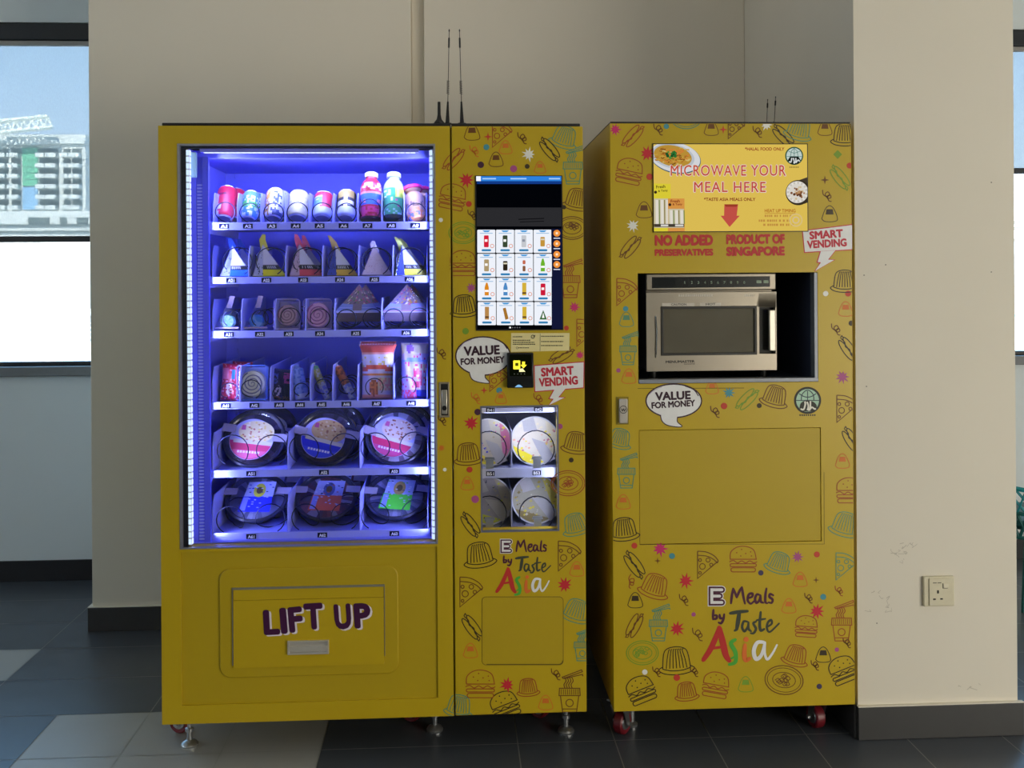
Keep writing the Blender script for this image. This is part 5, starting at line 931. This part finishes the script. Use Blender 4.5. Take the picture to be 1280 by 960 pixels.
def behind(o, label, dy, dx=0, dz=0):            # the next item waiting in the same slot
    c = o.copy(); COL.objects.link(c); c['label'] = label; m = o.matrix_world.copy(); m.translation += Vector((dx, dy, dz)); c.matrix_world = m
    for ch in [q for q in COL.objects if q.parent == o]:
        k = ch.copy(); COL.objects.link(k); k.parent = c
        for g2 in [q for q in COL.objects if q.parent == ch]: k2 = g2.copy(); COL.objects.link(k2); k2.parent = k
    return c
# ---- third shelf
D3 = 'wrapped snacks on the third shelf'
def ball_pack(label, px, c1, c2):
    o = thing('rice_ball', label, 'rice ball', (0, 0, 0), D3); r = 9.3 * PX
    b = G().lathe([(r * .1, -.014), (r * .8, -.013), (r, -.004), (r, .004), (r * .8, .013), (r * .1, .014)], 24, mi=lambda a, i: 1 if hsh(px, int(a // 24), i) < .3 else 0, mat=Matrix.Translation((0, -.03, r + .004)) @ Matrix.Rotation(R(90), 4, 'X')).build('rice_cake', [pm(c1, .5), pm(c2, .5)], o)
    w = 15 * PX; g = G(); g.prism([(-w, 0), (w, 0), (.003, 34 * PX)], -.052, -.008); g.build('wrapper', PLASTIC, o)
    t = G(); t.poly([(-.006, -.03, 28 * PX), (.010, -.03, 28 * PX), (.018, -.024, 43 * PX), (.004, -.034, 43 * PX)]); t.poly([(-w * .95, -.053, .004), (w * .95, -.053, .004), (w * .95, -.053, .009), (-w * .95, -.053, .009)]); t.build('wrapper_fold', pm('#b8a6b8', .3), o)
    put(o, px, YT_ + .085, zf3, 8, 0, 0, 400); return o
ball_pack('mint green rice ball in a clear pointed wrapper', 287.5, '#7fc8a8', '#b8e0c8'); ball_pack('sky blue rice ball in a clear pointed wrapper', 323, '#3c90e0', '#84b8ec')
def roll_pack(label, grp, px, py, z, r, w, h, c1, c2, c3, wr):
    o = thing('cake_roll', label, 'cake roll', (0, 0, 0), grp); r *= PX; w *= PX; h *= PX
    T = Matrix.Translation((0, -.036, h * .48)) @ Matrix.Rotation(R(90), 4, 'X')
    c = G().lathe([(.0005, -.018), (r * .93, -.018), (r, -.012), (r, .012), (r * .93, .018), (.0005, .018)], 32, mat=T, cap=False).build('sponge', pm(c1, .6), o)
    sp = [(r * .88 * (1 - k / 70) * math.cos(k * .3 + 2), -.0548, h * .48 + r * .88 * (1 - k / 70) * math.sin(k * .3 + 2)) for k in range(68)]; G().tube(sp, [.0022 * (1 - k / 110) for k in range(68)], 5).build('cream_swirl', pm(c2, .5), c)
    g = G(); g.box(-w / 2, w / 2, -.064, -.008, 0, h); g.build('wrapper', PLASTIC, o, bevel=.008)
    e = G(); e.tube([(-w / 2, -.062, .004), (-w / 2, -.062, h - .006), (-w / 2 + .006, -.062, h), (w / 2 - .006, -.062, h), (w / 2, -.062, h - .006), (w / 2, -.062, .004)], .0013, 5); e.tube([(w / 2, -.062, 0), (-w / 2, -.062, 0)], .0022, 5); e.build('wrapper_seam', pm(wr, .3), o)
    G().box(-w * .46, w * .46, -.012, -.009, .003, h * .97).build('wrapper_back', pm(c3, .5), o)
    put(o, px, YT_ + .09, z, 8, 0, 0, py); return o
roll_pack('dull pink spiral roll in a square clear wrapper, third row', D3, 362, 400, zf3, 13, 31, 37, '#d8b0c4', '#8a5c7c', '#b8aacc', '#c8b8d8')
roll_pack('bright lilac pink spiral roll in a square clear wrapper, third row', D3, 399.5, 400, zf3, 15.5, 34, 37, '#f2bce6', '#a44ca4', '#d0b4ea', '#d0c0f0')
def sandwich(label, px, w, c, sd):
    mk = []
    for k in range(70): a, b = hsh(sd, k), hsh(sd, k, 2); a = .04 + .9 * a; b = .22 + .66 * b; mk.append(([(a, b), (a + .09, b + .015), (a + .05, b + .085)], 1 + k % 4, 0))
    mk += [([(.0, 0), (.40, 0), (.36, .26), (.0, .30)], 5, 1), ([(.60, 0), (1, 0), (1, .30), (.64, .26)], 5, 1), ([(0, 0), (1, 0), (1, .035), (0, .035)], 6, 2), ([(.02, .14), (.37, .13), (.37, .145), (.02, .155)], 6, 2), ([(.62, .13), (.98, .14), (.98, .155), (.62, .145)], 6, 2)]
    o = tri_pack('sandwich_wedge', label, 'sandwich', D3, w, 41, .06, .52, c, mk, px, zf3 + .027, 34, 0, 0, 400, Y=YT_ + .10)
    g = G(); g.poly([(-w * PX / 2, -.0605, -.004), (w * PX / 2, -.0605, -.004), (w * PX / 2, -.0605, .0), (-w * PX / 2, -.0605, .0)]); g.build('pack_lip', pm('#c8ccf0', .3), o)
sandwich('wedge sandwich with pink and green filling, first of the two wedges', 448, 54, ['#8c7a78', '#cc506c', '#6f9440', '#e0cfa8', '#54404c', '#8ca0d8', '#c4ccf4'], 's1')
sandwich('wedge sandwich with brighter mixed filling at the end of the third row', 508, 57, ['#98868c', '#d8587c', '#d09a3c', '#e4dcc0', '#5c4aa8', '#94a2e0', '#c88cb4'], 's2')

# ---- fourth shelf
D4 = 'snack packs on the fourth shelf'
def pillow(name, label, cat, px, z, w, h, d, cols, pat, lean=10, roll=0, yaw=0, py=480, crimp=.06, taper=0.0, Y=None, nu=18, nv=26, flare=0.0):
    o = thing(name, label, cat, (0, 0, 0), D4); w, h = w * PX, h * PX; ms = [pm(c, .3) for c in cols]
    g = G()
    def pt(i, j, s):
        u, v = i / nu, j / nv; x = (u - .5) * w * (1 + taper * (v - .5)); e = max(0, 1 - abs(2 * u - 1) ** 3) ** .5 * max(0, 1 - abs(2 * v - 1) ** 4) ** .5
        if v > .85: x *= 1 + flare * (v - .85) / .15
        b = d / 2 * e + .0012 + .0014 * math.sin(u * 17 + v * 9) * e
        return (x * (1 - .04 * math.sin(math.pi * v)), -d / 2 + s * b, v * h)
    for s in (-1, 1):
        for i in range(nu):
            for j in range(nv):
                q = [pt(i, j, s), pt(i + 1, j, s), pt(i + 1, j + 1, s), pt(i, j + 1, s)]
                if s > 0: q = q[::-1]
                g.poly(q, pat((i + .5) / nu, (j + .5) / nv) if s < 0 else 0)
    for j in range(nv):
        for i, sg in ((0, 1), (nu, -1)): q = [pt(i, j, -1), pt(i, j + 1, -1), pt(i, j + 1, 1), pt(i, j, 1)]; g.poly(q, 0)
    me = g.build('wrapper', ms, o, ang=60)
    c = G(); ww = w * (1 + taper * .5) * (1 + flare)
    for k in range(14): c.box(-ww / 2 + ww * k / 14 + .0004, -ww / 2 + ww * (k + .6) / 14, -d / 2 - .002, -d / 2 + .002, h * (1 - crimp * .6), h + .001)
    c.build('crimped_seal', ms[0], o); put(o, px, Y or YT_ + .088, z, lean, roll, yaw, py); return o
def p41(u, v): return 1 if (u - .42) ** 2 * 1.2 + (v - .3) ** 2 < .028 and hsh('k', int(u * 18), int(v * 26)) < .8 else (2 if .52 < u < .66 and .56 < v < .86 else (3 if .7 < u < .92 and .58 < v < .86 else (4 if u < .32 and .56 < v < .9 else (5 if hsh('k1', int(u * 18), int(v * 26)) < .12 else 0))))
pillow('snack_pack', 'crimson snack pack in the first slot of the fourth row', 'snack pack', 288.5, zf4, 25, 45, .035, ['#c01c38', '#e0c8b8', '#3c9ac0', '#b070c8', '#d86a84', '#e8a0b0'], p41, 8, 4, 6)
roll_pack('white cream roll in a blue-edged clear wrapper, fourth row', D4, 319, 482, zf4, 16, 36, 42, '#fbf6da', '#7a7a9a', '#9ab2f4', '#5a86e0')
def p43(u, v): return 1 if (u - .35) ** 2 + (v - .3) ** 2 < .03 and hsh('m', int(u * 18), int(v * 26)) < .75 else (2 if u > .55 and .55 < v < .9 and hsh('m1', int(u * 8), int(v * 20)) < .75 else (3 if u < .3 and .5 < v < .85 and hsh('m3', int(u * 18), int(v * 26)) < .5 else (4 if v < .12 and hsh('m2', int(u * 18), int(v * 26)) < .4 else 0)))
pillow('snack_pack', 'navy snack pack with a magenta corner, beside the white cream roll', 'snack pack', 350.5, zf4, 24, 38, .033, ['#1c1e3c', '#cfc2cc', '#c8408c', '#4a5ab0', '#8a5a3c'], p43, 8, 6, 6)
def stick(name, label, px, z, w, h, cols, pat, roll, lean=10):
    o = thing(name, label, 'snack stick', (0, 0, 0), D4); r = w * PX / 2; h *= PX; T = Matrix.Translation((0, -r, 0)); ms = [pm(c, .35) for c in cols]
    pr = [(r * .7, 0), (r * .96, .003)] + [(r, .006 + (h - .012) * k / 16) for k in range(17)] + [(r * .96, h - .003), (r * .7, h)]
    G().lathe(pr, 22, mi=lambda a, i: pat(a, (i - 1) / 17), mat=T).build('wrapped_roll', ms, o)
    G().lathe([(r * .55, h - .001), (r * .35, h + .006), (r * .6, h + .011)], 14, mat=T).build('twisted_end', ms[0], o)
    put(o, px, YT_ + .088, z, lean, roll, 0, 480); return o
stick('snack_stick', 'thick sky blue wrapped roll in the fourth row', 379.5, zf4, 16.5, 39, ['#9cb8ec', '#6f92d8', '#dfe8fa'], lambda a, v: 2 if v < .15 else (1 if hsh('n', int(a // 20), int(v * 17)) < .3 else 0), -12)
stick('snack_stick', 'slim pale yellow stick leaning over in its slot', 411, zf4, 9.5, 45, ['#d6d8c8', '#c8c060', '#8f9ad8', '#7ac080'], lambda a, v: 3 if v > .93 else (1 if v > .42 and hsh('o', int(a // 24), int(v * 17)) < .7 else (2 if v < .36 and hsh('o1', int(a // 24), int(v * 17)) < .45 else 0)), -24)
stick('snack_stick', 'slim stick with an orange and brown upper half, leaning over', 443, zf4, 10.5, 46, ['#d2d4da', '#c8703c', '#8f9ad8', '#7a3a28'], lambda a, v: (3 if hsh('q2', int(a // 24), int(v * 17)) < .3 else 1) if v > .46 else (2 if hsh('q', int(a // 24), int(v * 17)) < .4 else 0), -28)
def p47(u, v):
    if v > .86: return 1
    if v > .8: return 2
    if .48 < v - .1 * (1 - (2 * u - 1) ** 2) * .6 < .56: return 1
    if .41 < v < .46: return 3
    if (u - .42) ** 2 * .9 + (v - .2) ** 2 < .022: return 4 if hsh('r', int(u * 18), int(v * 26)) < .6 else 3
    if v > .56 and v < .76 and hsh('r1', int(u * 18), int(v * 26)) < .25: return 5
    if .14 < v < .4 and u > .55: return 6 if hsh('r2', int(u * 18), int(v * 26)) < .6 else 2
    return 2 if v < .08 else 0
pillow('snack_bag', 'tall orange-topped snack bag standing in a wide slot', 'snack bag', 473, zf4, 40, 68, .045, ['#cfc6e0', '#dc5a48', '#e8a094', '#e08a50', '#b0643c', '#d8c870', '#e0d0a8'], p47, 6, 0, -6, taper=.1, flare=.14)
def p48(u, v):
    if v > .82: return 5 if (u - .35) ** 2 + (v - .9) ** 2 * 3 < .02 else 3
    if .62 < v - .05 * (1 - (2 * u - 1) ** 2) < .68: return 2
    if (u - .66) ** 2 * .8 + (v - .36) ** 2 < .03 and hsh('t', int(u * 10), int(v * 16)) < .8: return 1
    if v < .14: return 4 if u > .6 else (1 if hsh('t4', int(u * 18), int(v * 26)) < .6 else 6)
    return 1 if hsh('t2', int(u * 18), int(v * 26)) < .14 else (3 if v > .5 and v < .62 and u > .3 else 0)
pillow('snack_bag', 'pink and cream snack bag in the last slot of the fourth row', 'snack bag', 519, zf4, 33, 69, .045, ['#c9b8d8', '#e0406c', '#84a4e8', '#d8cca8', '#2c3cb8', '#8a5cb0', '#a88ac8'], p48, 6, 0, -6, taper=.06, flare=.04)

# ---- ready meal bowls
TAPE = pm('#b8b2c0', .5); RIMB = pm('#23253a', .3)
def bowl(label, grp, px, py, z, Rp, lean, roll, lab, food, Y=None, tapes=((-1, .0), (1, .0)), sc=1.0, rim=RIMB, lift=0, name='ready_meal_bowl', cat='ready meal', rx=1.0):
    o = thing(name, label, cat, (0, 0, 0), grp); r = Rp * PX * sc
    A = Matrix.Translation((0, 0, r)) @ Matrix.Rotation(R(roll), 4, 'Y') @ Matrix.Rotation(R(90), 4, 'X') @ Matrix.Diagonal((rx, 1, 1, 1))      # local +z becomes -y, the lid side
    G().lathe([(r * .45, -.052), (r * .66, -.052), (r * .70, -.047), (r * .86, -.006), (r * .95, -.002)], 40, mat=A, cap=False).build('bowl', rim, o)
    G().lathe([(r * .93, -.003), (r, -.002), (r, .003), (r * .95, .006), (r * .90, .004)], 40, mat=A, cap=False).build('rim', rim, o)
    G().lathe([(.0005, -.004), (r * .86, -.006)], 30, mi=lambda a, i: int(hsh(px, py, int(a // 12)) * len(food)), mat=A, cap=False).build('food', [pm(c, .6) for c in food], o)
    G().lathe([(r * .94, .004), (r * .90, .011), (r * .84, .012), (r * .80, .009), (.0005, .009)], 40, mat=A, cap=False).build('clear_lid', PLASTIC, o)
    mats = []; g = G()
    def put_poly(pts, c, l):
        m = pm(c, .4)
        if m not in mats: mats.append(m)
        for t in tessellate_polygon([[Vector((x, y, 0)) for x, y in pts]]): g.poly([A @ Vector((pts[i][0] * r, pts[i][1] * r, .0096 + .0004 * l)) for i in t], mats.index(m))
    lab(put_poly); lo = g.build('lid_label', mats, o, smooth=False)
    for s, dz in tapes:
        t = G(); w = .13; x0, x1 = .62 * s, 1.06 * s; a = [(x0, dz - w), (x1, dz - w + .03), (x1, dz + w + .05), (x0, dz + w)]
        lo3 = [A @ Vector((x * r, y * r, .0142 if abs(x) < .9 else .0085)) for x, y in a]; hi = [p + Vector((0, -.0008, 0)) for p in lo3]; t.poly(hi); t.poly(lo3)
        for k in range(4): t.poly([hi[k], hi[(k + 1) % 4], lo3[(k + 1) % 4], lo3[k]])
        m = [A @ Vector((x * r, y * r, d)) for x, y, d in ((1.06 * s, dz - w + .03, .0065), (1.06 * s, dz + w + .05, .0065), (.98 * s, dz + w, -.012), (.98 * s, dz - w, -.012))]; t.poly(m); t.build('tape_strip', TAPE, o)
    put(o, px, Y or YT_ + .075, z + lift, lean, 0, 0, py); return o
def arc(r, a0, a1, n=24): return [(r * math.cos(R(a0 + (a1 - a0) * k / n)), r * math.sin(R(a0 + (a1 - a0) * k / n))) for k in range(n + 1)]
def disc_label(low, low2, seed, food):
    def f(P):
        P = (lambda Q: (lambda pts, c_, l: Q([(x * .93 - .06, y * .93 - .08) for x, y in pts], c_, l)))(P)
        P(arc(.76, 0, 360, 40)[:-1], '#b8bcec', 0); P(arc(.74, 186, 354), low, 1); P(arc(.72, 215, 325), low2, 2)
        P([(x * .62 + .12, y * .42 + .28) for x, y in arc(1, 0, 360, 28)[:-1]], food[0], 1)
        for k in range(46): a, q = hsh(seed, k) * 6.28, math.sqrt(hsh(seed, k, 1)); x, y = .12 + .56 * q * math.cos(a), .28 + .37 * q * math.sin(a); P([(x - .04, y), (x + .03, y - .035), (x + .05, y + .025), (x - .01, y + .04)], food[1 + k % (len(food) - 1)], 2)
        P([(-.62, -.02), (.74, -.06), (.72, -.2), (-.6, -.16)], '#d8d4c0', 2); P([(-.4, .5), (-.28, .5), (-.26, .32), (-.42, .32)], '#c8588c', 3)
        for k in range(8): P([(-.4 + .1 * k, -.44), (-.33 + .1 * k, -.44), (-.33 + .1 * k, -.52), (-.4 + .1 * k, -.52)], '#e8e4f0', 3)
        for k in range(10): P([(-.55 + .11 * k, -.27), (-.47 + .11 * k, -.27), (-.47 + .11 * k, -.33), (-.55 + .11 * k, -.33)], low, 3)
    return f
def square_label(col, mid, seed):
    def f(P):
        P = (lambda Q: (lambda pts, c_, l: Q([(x * 1.12, y * 1.2 - .14) for x, y in pts], c_, l)))(P)
        P([(-.4, -.42), (.46, -.42), (.48, .62), (-.3, .58)], '#b4c0f0', 0); P([(-.42, -.44), (.48, -.42), (.47, .1), (-.37, .08)], col, 1)
        P([(x * .17 + .06, y * .24 + .3) for x, y in arc(1, 0, 360, 20)[:-1]], mid, 1); P([(x * .09 + .06, y * .12 + .3) for x, y in arc(1, 0, 360, 14)[:-1]], '#6a5a2c', 2)
        for k in range(26): x, y = -.34 + .74 * hsh(seed, k), -.36 + .86 * hsh(seed, k, 3); P([(x, y), (x + .06, y), (x + .06, y + .03), (x, y + .03)], ('#e6ecfa', '#3a4478', col)[k % 3] if y > .1 else '#c8d0f6', 3)
        P([(-.38, -.4), (-.22, -.4), (-.2, .05), (-.35, .05)], '#8f9cf0', 2)
    return f
D5 = 'ready meal bowls on the fifth shelf'; D6 = 'ready meal bowls on the lowest shelf'
FD = ['#3a2c3c', '#4a4060', '#2c2a40', '#54486c']
bowl('round ready meal bowl with a pink lower label, first on the fifth shelf', D5, 314, 550, zf5, 39, 31, 6, disc_label('#d8406c', '#e86a94', 'u', ['#e6d8a0', '#c8a060', '#f0e8c8', '#c06a50', '#e8d070']), FD, tapes=((-1, .22), (1, .02)))
bowl('round ready meal bowl with a deep blue lower label', D5, 405, 550, zf5, 39, 31, 14, disc_label('#2c34d0', '#3a4ae0', 'v', ['#d8b878', '#b88a4c', '#e8d8a8', '#a06a38', '#d8c070']), FD, tapes=((-1, -.02), (1, .2)))
bowl('round ready meal bowl with a red label and sesame rim, last on the fifth shelf', D5, 494, 550, zf5, 39, 31, 16, disc_label('#d03060', '#c84a84', 'w', ['#d8c8b8', '#a8643c', '#c89878', '#8a4a34', '#e8dcd0']), ['#5a5a7c', '#a8a8c8', '#7a6a8c', '#c0bcd8'], tapes=((-1, -.1), (1, .34)))
bowl('ready meal bowl with a royal blue square label, lowest shelf', D6, 315, 640, zf6, 39.5, 52, 3, square_label('#2834d8', '#d8d83c', 'x'), ['#8f94b8', '#6f7498', '#a8acd0'], tapes=((-1, .12), (1, .2)), lift=.02)
bowl('ready meal bowl with an orange square label, lowest shelf', D6, 404, 640, zf6, 39.5, 52, 5, square_label('#e06a4c', '#5a68a8', 'y'), ['#6a3c38', '#8a5048', '#a8a2b8', '#54404c'], tapes=((-1, .12), (1, .24)), lift=.02)
bowl('ready meal bowl with a lime green square label, lowest shelf', D6, 494, 640, zf6, 39.5, 52, 8, square_label('#5ce03c', '#c8a860', 'z'), ['#8a8cb0', '#5f648c', '#a8a8cc', '#484c74'], tapes=((-1, -.02), (1, .26)), lift=.02)

# ---- small window: two trays of noodle cups
YS = YF + .05
def stray(yt, yb, tags, coils, cups):
    zt, zb = az(650, yt, YS), az(650, yb, YS); xa, xb_ = sw0 - .09, sw1 + .012
    g = G(); g.box(xa, xb_, YS, YS + .003, zb, zt); g.box(xa, xb_, YS + .003, YS + .36, zt - .008, zt - .004)
    sh_ = g.build('shelf', pm('#aab0dc', .45), VM, bevel=.001); zf = zt - .004; xd = ax(640, yt, YS)
    G().box(xd - .0012, xd + .0012, YS + .006, YS + .36, zf, zf + .12).build('divider', pm('#aab0dc', .45), sh_)
    for t, px in tags:
        g = G(); mm = [pm('#14183a', .7, spec=.05), pm('#e0e4f4', .6, spec=.1)]; c = ax(px, yb - 6, YS); zm = (zb + zt) / 2 - .001; g.box(c - .0135, c + .0135, YS - .0012, YS, zm - .0075, zm + .0075, 0); p = Print(g, YS - .0012, mm, step=.0003)
        vs, fs = glyphs(t, .02); a1 = max(v[0] for v in vs); a0 = min(v[0] for v in vs); b1 = max(v[1] for v in vs); q = [(c - .0105 + .021 * (u - a0) / (a1 - a0), zm - .005 + .0095 * v / b1) for u, v in vs]
        for f in fs: p.raw([q[i] for i in f], mm[1], 0)
        g.build('slot_tag', mm, sh_, smooth=False)
    for cpx, cpy, rp_ in coils:
        Yc = YS + .018; G().tube(helix(ax(cpx, cpy, Yc), az(cpx, cpy, Yc), rp_ * Yc / FPX, Yc, .11, 3), .0018, 5).build('spiral', WIRE, sh_)
        c = ax(cpx + 1, cpy, YS); G().box(c - .012, c + .012, YS - .001, YS + .002, zt - .001, zt + .028).prism([(c - .018, zt + .026), (c + .018, zt + .026), (c + .014, zt + .036), (c - .014, zt + .036)], YS + .001, YS + .004).build('pusher_clip', pm('#a8acb8', .3, .8), sh_)
    return zf
g = G(); zt, zb = az(650, 509.5, YS), az(650, 515.5, YS); g.box(sw0 - .09, sw1 + .012, YS, YS + .003, zb, zt); hs = g.build('shelf_front', pm('#c4caf4', .45), VM)
for t, px in (('B41', 613), ('B42', 673)):
    g = G(); mm = [pm('#14183a', .7, spec=.05), pm('#e0e4f4', .6, spec=.1)]; c = ax(px, 512, YS); zm = az(650, 512, YS); g.box(c - .0135, c + .0135, YS - .0012, YS, zm - .007, zm + .007, 0); p = Print(g, YS - .0012, mm, step=.0003); vs, fs = glyphs(t, .02); a1 = max(v[0] for v in vs); b1 = max(v[1] for v in vs)
    q = [(c - .0105 + .021 * u / a1, zm - .005 + .0095 * v / b1) for u, v in vs]
    for f in fs: p.raw([q[i] for i in f], mm[1], 0)
    g.build('slot_tag', mm, hs, smooth=False)
zs1 = stray(585, 597, [('B51', 613), ('B52', 671)], [(611, 561, 22), (670, 561, 23)], 0)
zs2 = stray(660, 668, [], [(611, 642, 22), (671, 642, 22)], 0)
def noodle_cup(label, px, py, z, Rp, cols, seed, side, roll, lean=16, foil='#b4b2bc'):
    o = thing('noodle_cup', label, 'instant noodles', (0, 0, 0), 'noodle cups in the small window'); r = Rp * PX * .99
    A = Matrix.Translation((0, 0, r)) @ Matrix.Rotation(R(roll), 4, 'Y') @ Matrix.Rotation(R(90), 4, 'X')
    G().lathe([(r * .6, -.085), (r * .68, -.085), (r * .93, -.004), (r * .97, 0)], 36, mi=lambda a, i: 1 if i == 1 and hsh(seed, int(a // 15)) < .3 else 0, mat=A).build('cup', [pm(side, .4), pm(cols[1], .4)], o)
    G().lathe([(r * .96, -.003), (r, -.002), (r, .002), (r * .96, .003)], 36, mat=A).build('rim', pm('#cfd2dc', .4), o)
    mats = []; g = G()
    def put_poly(pts, c, l, mt=0.0):
        m = pm(c, .3, mt)
        if m not in mats: mats.append(m)
        for t in tessellate_polygon([[Vector((x, y, 0)) for x, y in pts]]): g.poly([A @ Vector((pts[i][0] * r, pts[i][1] * r, .0034 + .0003 * l)) for i in t], mats.index(m))
    put_poly(arc(.95, 0, 360, 36)[:-1], cols[0], 0); put_poly(arc(.93, 200, 300), cols[2], 1); put_poly(arc(.93, -40, 70), cols[3], 1)
    for k in range(60): a, q = hsh(seed, k) * 6.28, .88 * math.sqrt(hsh(seed, k, 1)); x, y = q * math.cos(a), q * math.sin(a); s_ = .03 + .05 * hsh(seed, k, 2); put_poly([(x - s_, y), (x, y - s_ * .6), (x + s_, y + .01), (x + .01, y + s_)], cols[k % len(cols)], 2)
    g.build('lid', mats, o, smooth=False)
    t = G(); mm = pm(foil, .45)
    for pts in ([(-.62, .72), (-.18, .94), (.04, .4), (-.5, .3)], [(-.16, .08), (.38, -.02), (.9, -.62), (.5, -.92)]): t.poly([A @ Vector((x * r, y * r, .0052)) for x, y in pts]); t.poly([A @ Vector((x * r, y * r, .0046)) for x, y in pts][::-1])
    t.build('paper_label', mm, o); put(o, px, YS + .062, z, lean, 0, 0, py)
noodle_cup('noodle cup with a pink flower lid and blue side, upper tray behind the panel edge', 611, 545, zs1, 30, ['#c8c0b8', '#3c4ae0', '#e8d840', '#d87aa8', '#b8a888'], 'n1', '#2c3ad8', 10)
noodle_cup('cream and yellow noodle cup with a pale paper strip, upper tray', 669.5, 545, zs1, 31, ['#dcd4c8', '#e8a890', '#f0dc3c', '#e8dcc0', '#c8788c'], 'n2', '#e0c8c0', 8)
noodle_cup('noodle cup with navy side and yellow edge, lower tray behind the panel edge', 611, 628, zs2, 30, ['#9c98a8', '#3c4060', '#c8cc3c', '#b0a898', '#8a8a9c'], 'n3', '#343a78', -4)
noodle_cup('grey-lidded noodle cup with folded paper, lower tray', 670.5, 628, zs2, 31, ['#a8a498', '#b8a04c', '#8a7a50', '#d8c848', '#c4c0b8'], 'n4', '#8a8aa0', -4)

# ---- second items waiting behind the first ones
for key, lab, dy, dx, dz in (('plain red drink can in', 'dark red drink can waiting behind the plain red one, top row', .088, .012, .0),
    ('white drink can with a green', 'second green-banded drink can, behind the first one of its slot', .085, .004, 0), ('white drink can with scattered', 'second drink can with scattered figures, behind the first one of its slot', .085, .004, 0),
    ('squat tan and orange', 'second pink-capped squat bottle, behind the leaning one', .085, .025, 0),
    ('blue-footed wrapped', 'second blue-footed rice triangle, behind the first in its slot', .09, .01, 0), ('lemon yellow wrapped', 'second lemon yellow rice triangle, behind the last one of the row', .09, .01, 0), ('red-footed wrapped', 'second red-footed rice triangle, behind the first in its slot', .09, .01, 0),
    ('wedge sandwich with pink', 'second wedge sandwich, behind the pink and green filled one', .10, .012, 0), ('wedge sandwich with brighter', 'second wedge sandwich, behind the brightly filled one at the row end', .10, .012, 0),
    ('crimson snack pack', 'second crimson snack pack, behind the first in its slot', .09, .012, 0), ('tall orange-topped', 'second orange-topped snack bag, behind the tall first one', .09, -.006, .004),
    ('round ready meal bowl with a pink', 'second round bowl, behind the pink labelled one', .13, .02, 0), ('round ready meal bowl with a deep', 'second round bowl, behind the deep blue labelled one', .13, .02, 0), ('round ready meal bowl with a red', 'second round bowl, behind the red labelled one', .13, .02, 0),
    ('ready meal bowl with a royal', 'second bowl on the lowest shelf, behind the royal blue labelled one', .13, .012, .012), ('ready meal bowl with an orange', 'second bowl on the lowest shelf, behind the orange labelled one', .13, .012, .012), ('ready meal bowl with a lime', 'second bowl on the lowest shelf, behind the lime green labelled one', .13, .012, .012)):
    behind(next(o for l, o in BYL.items() if l.startswith(key)), lab, dy, dx, dz)
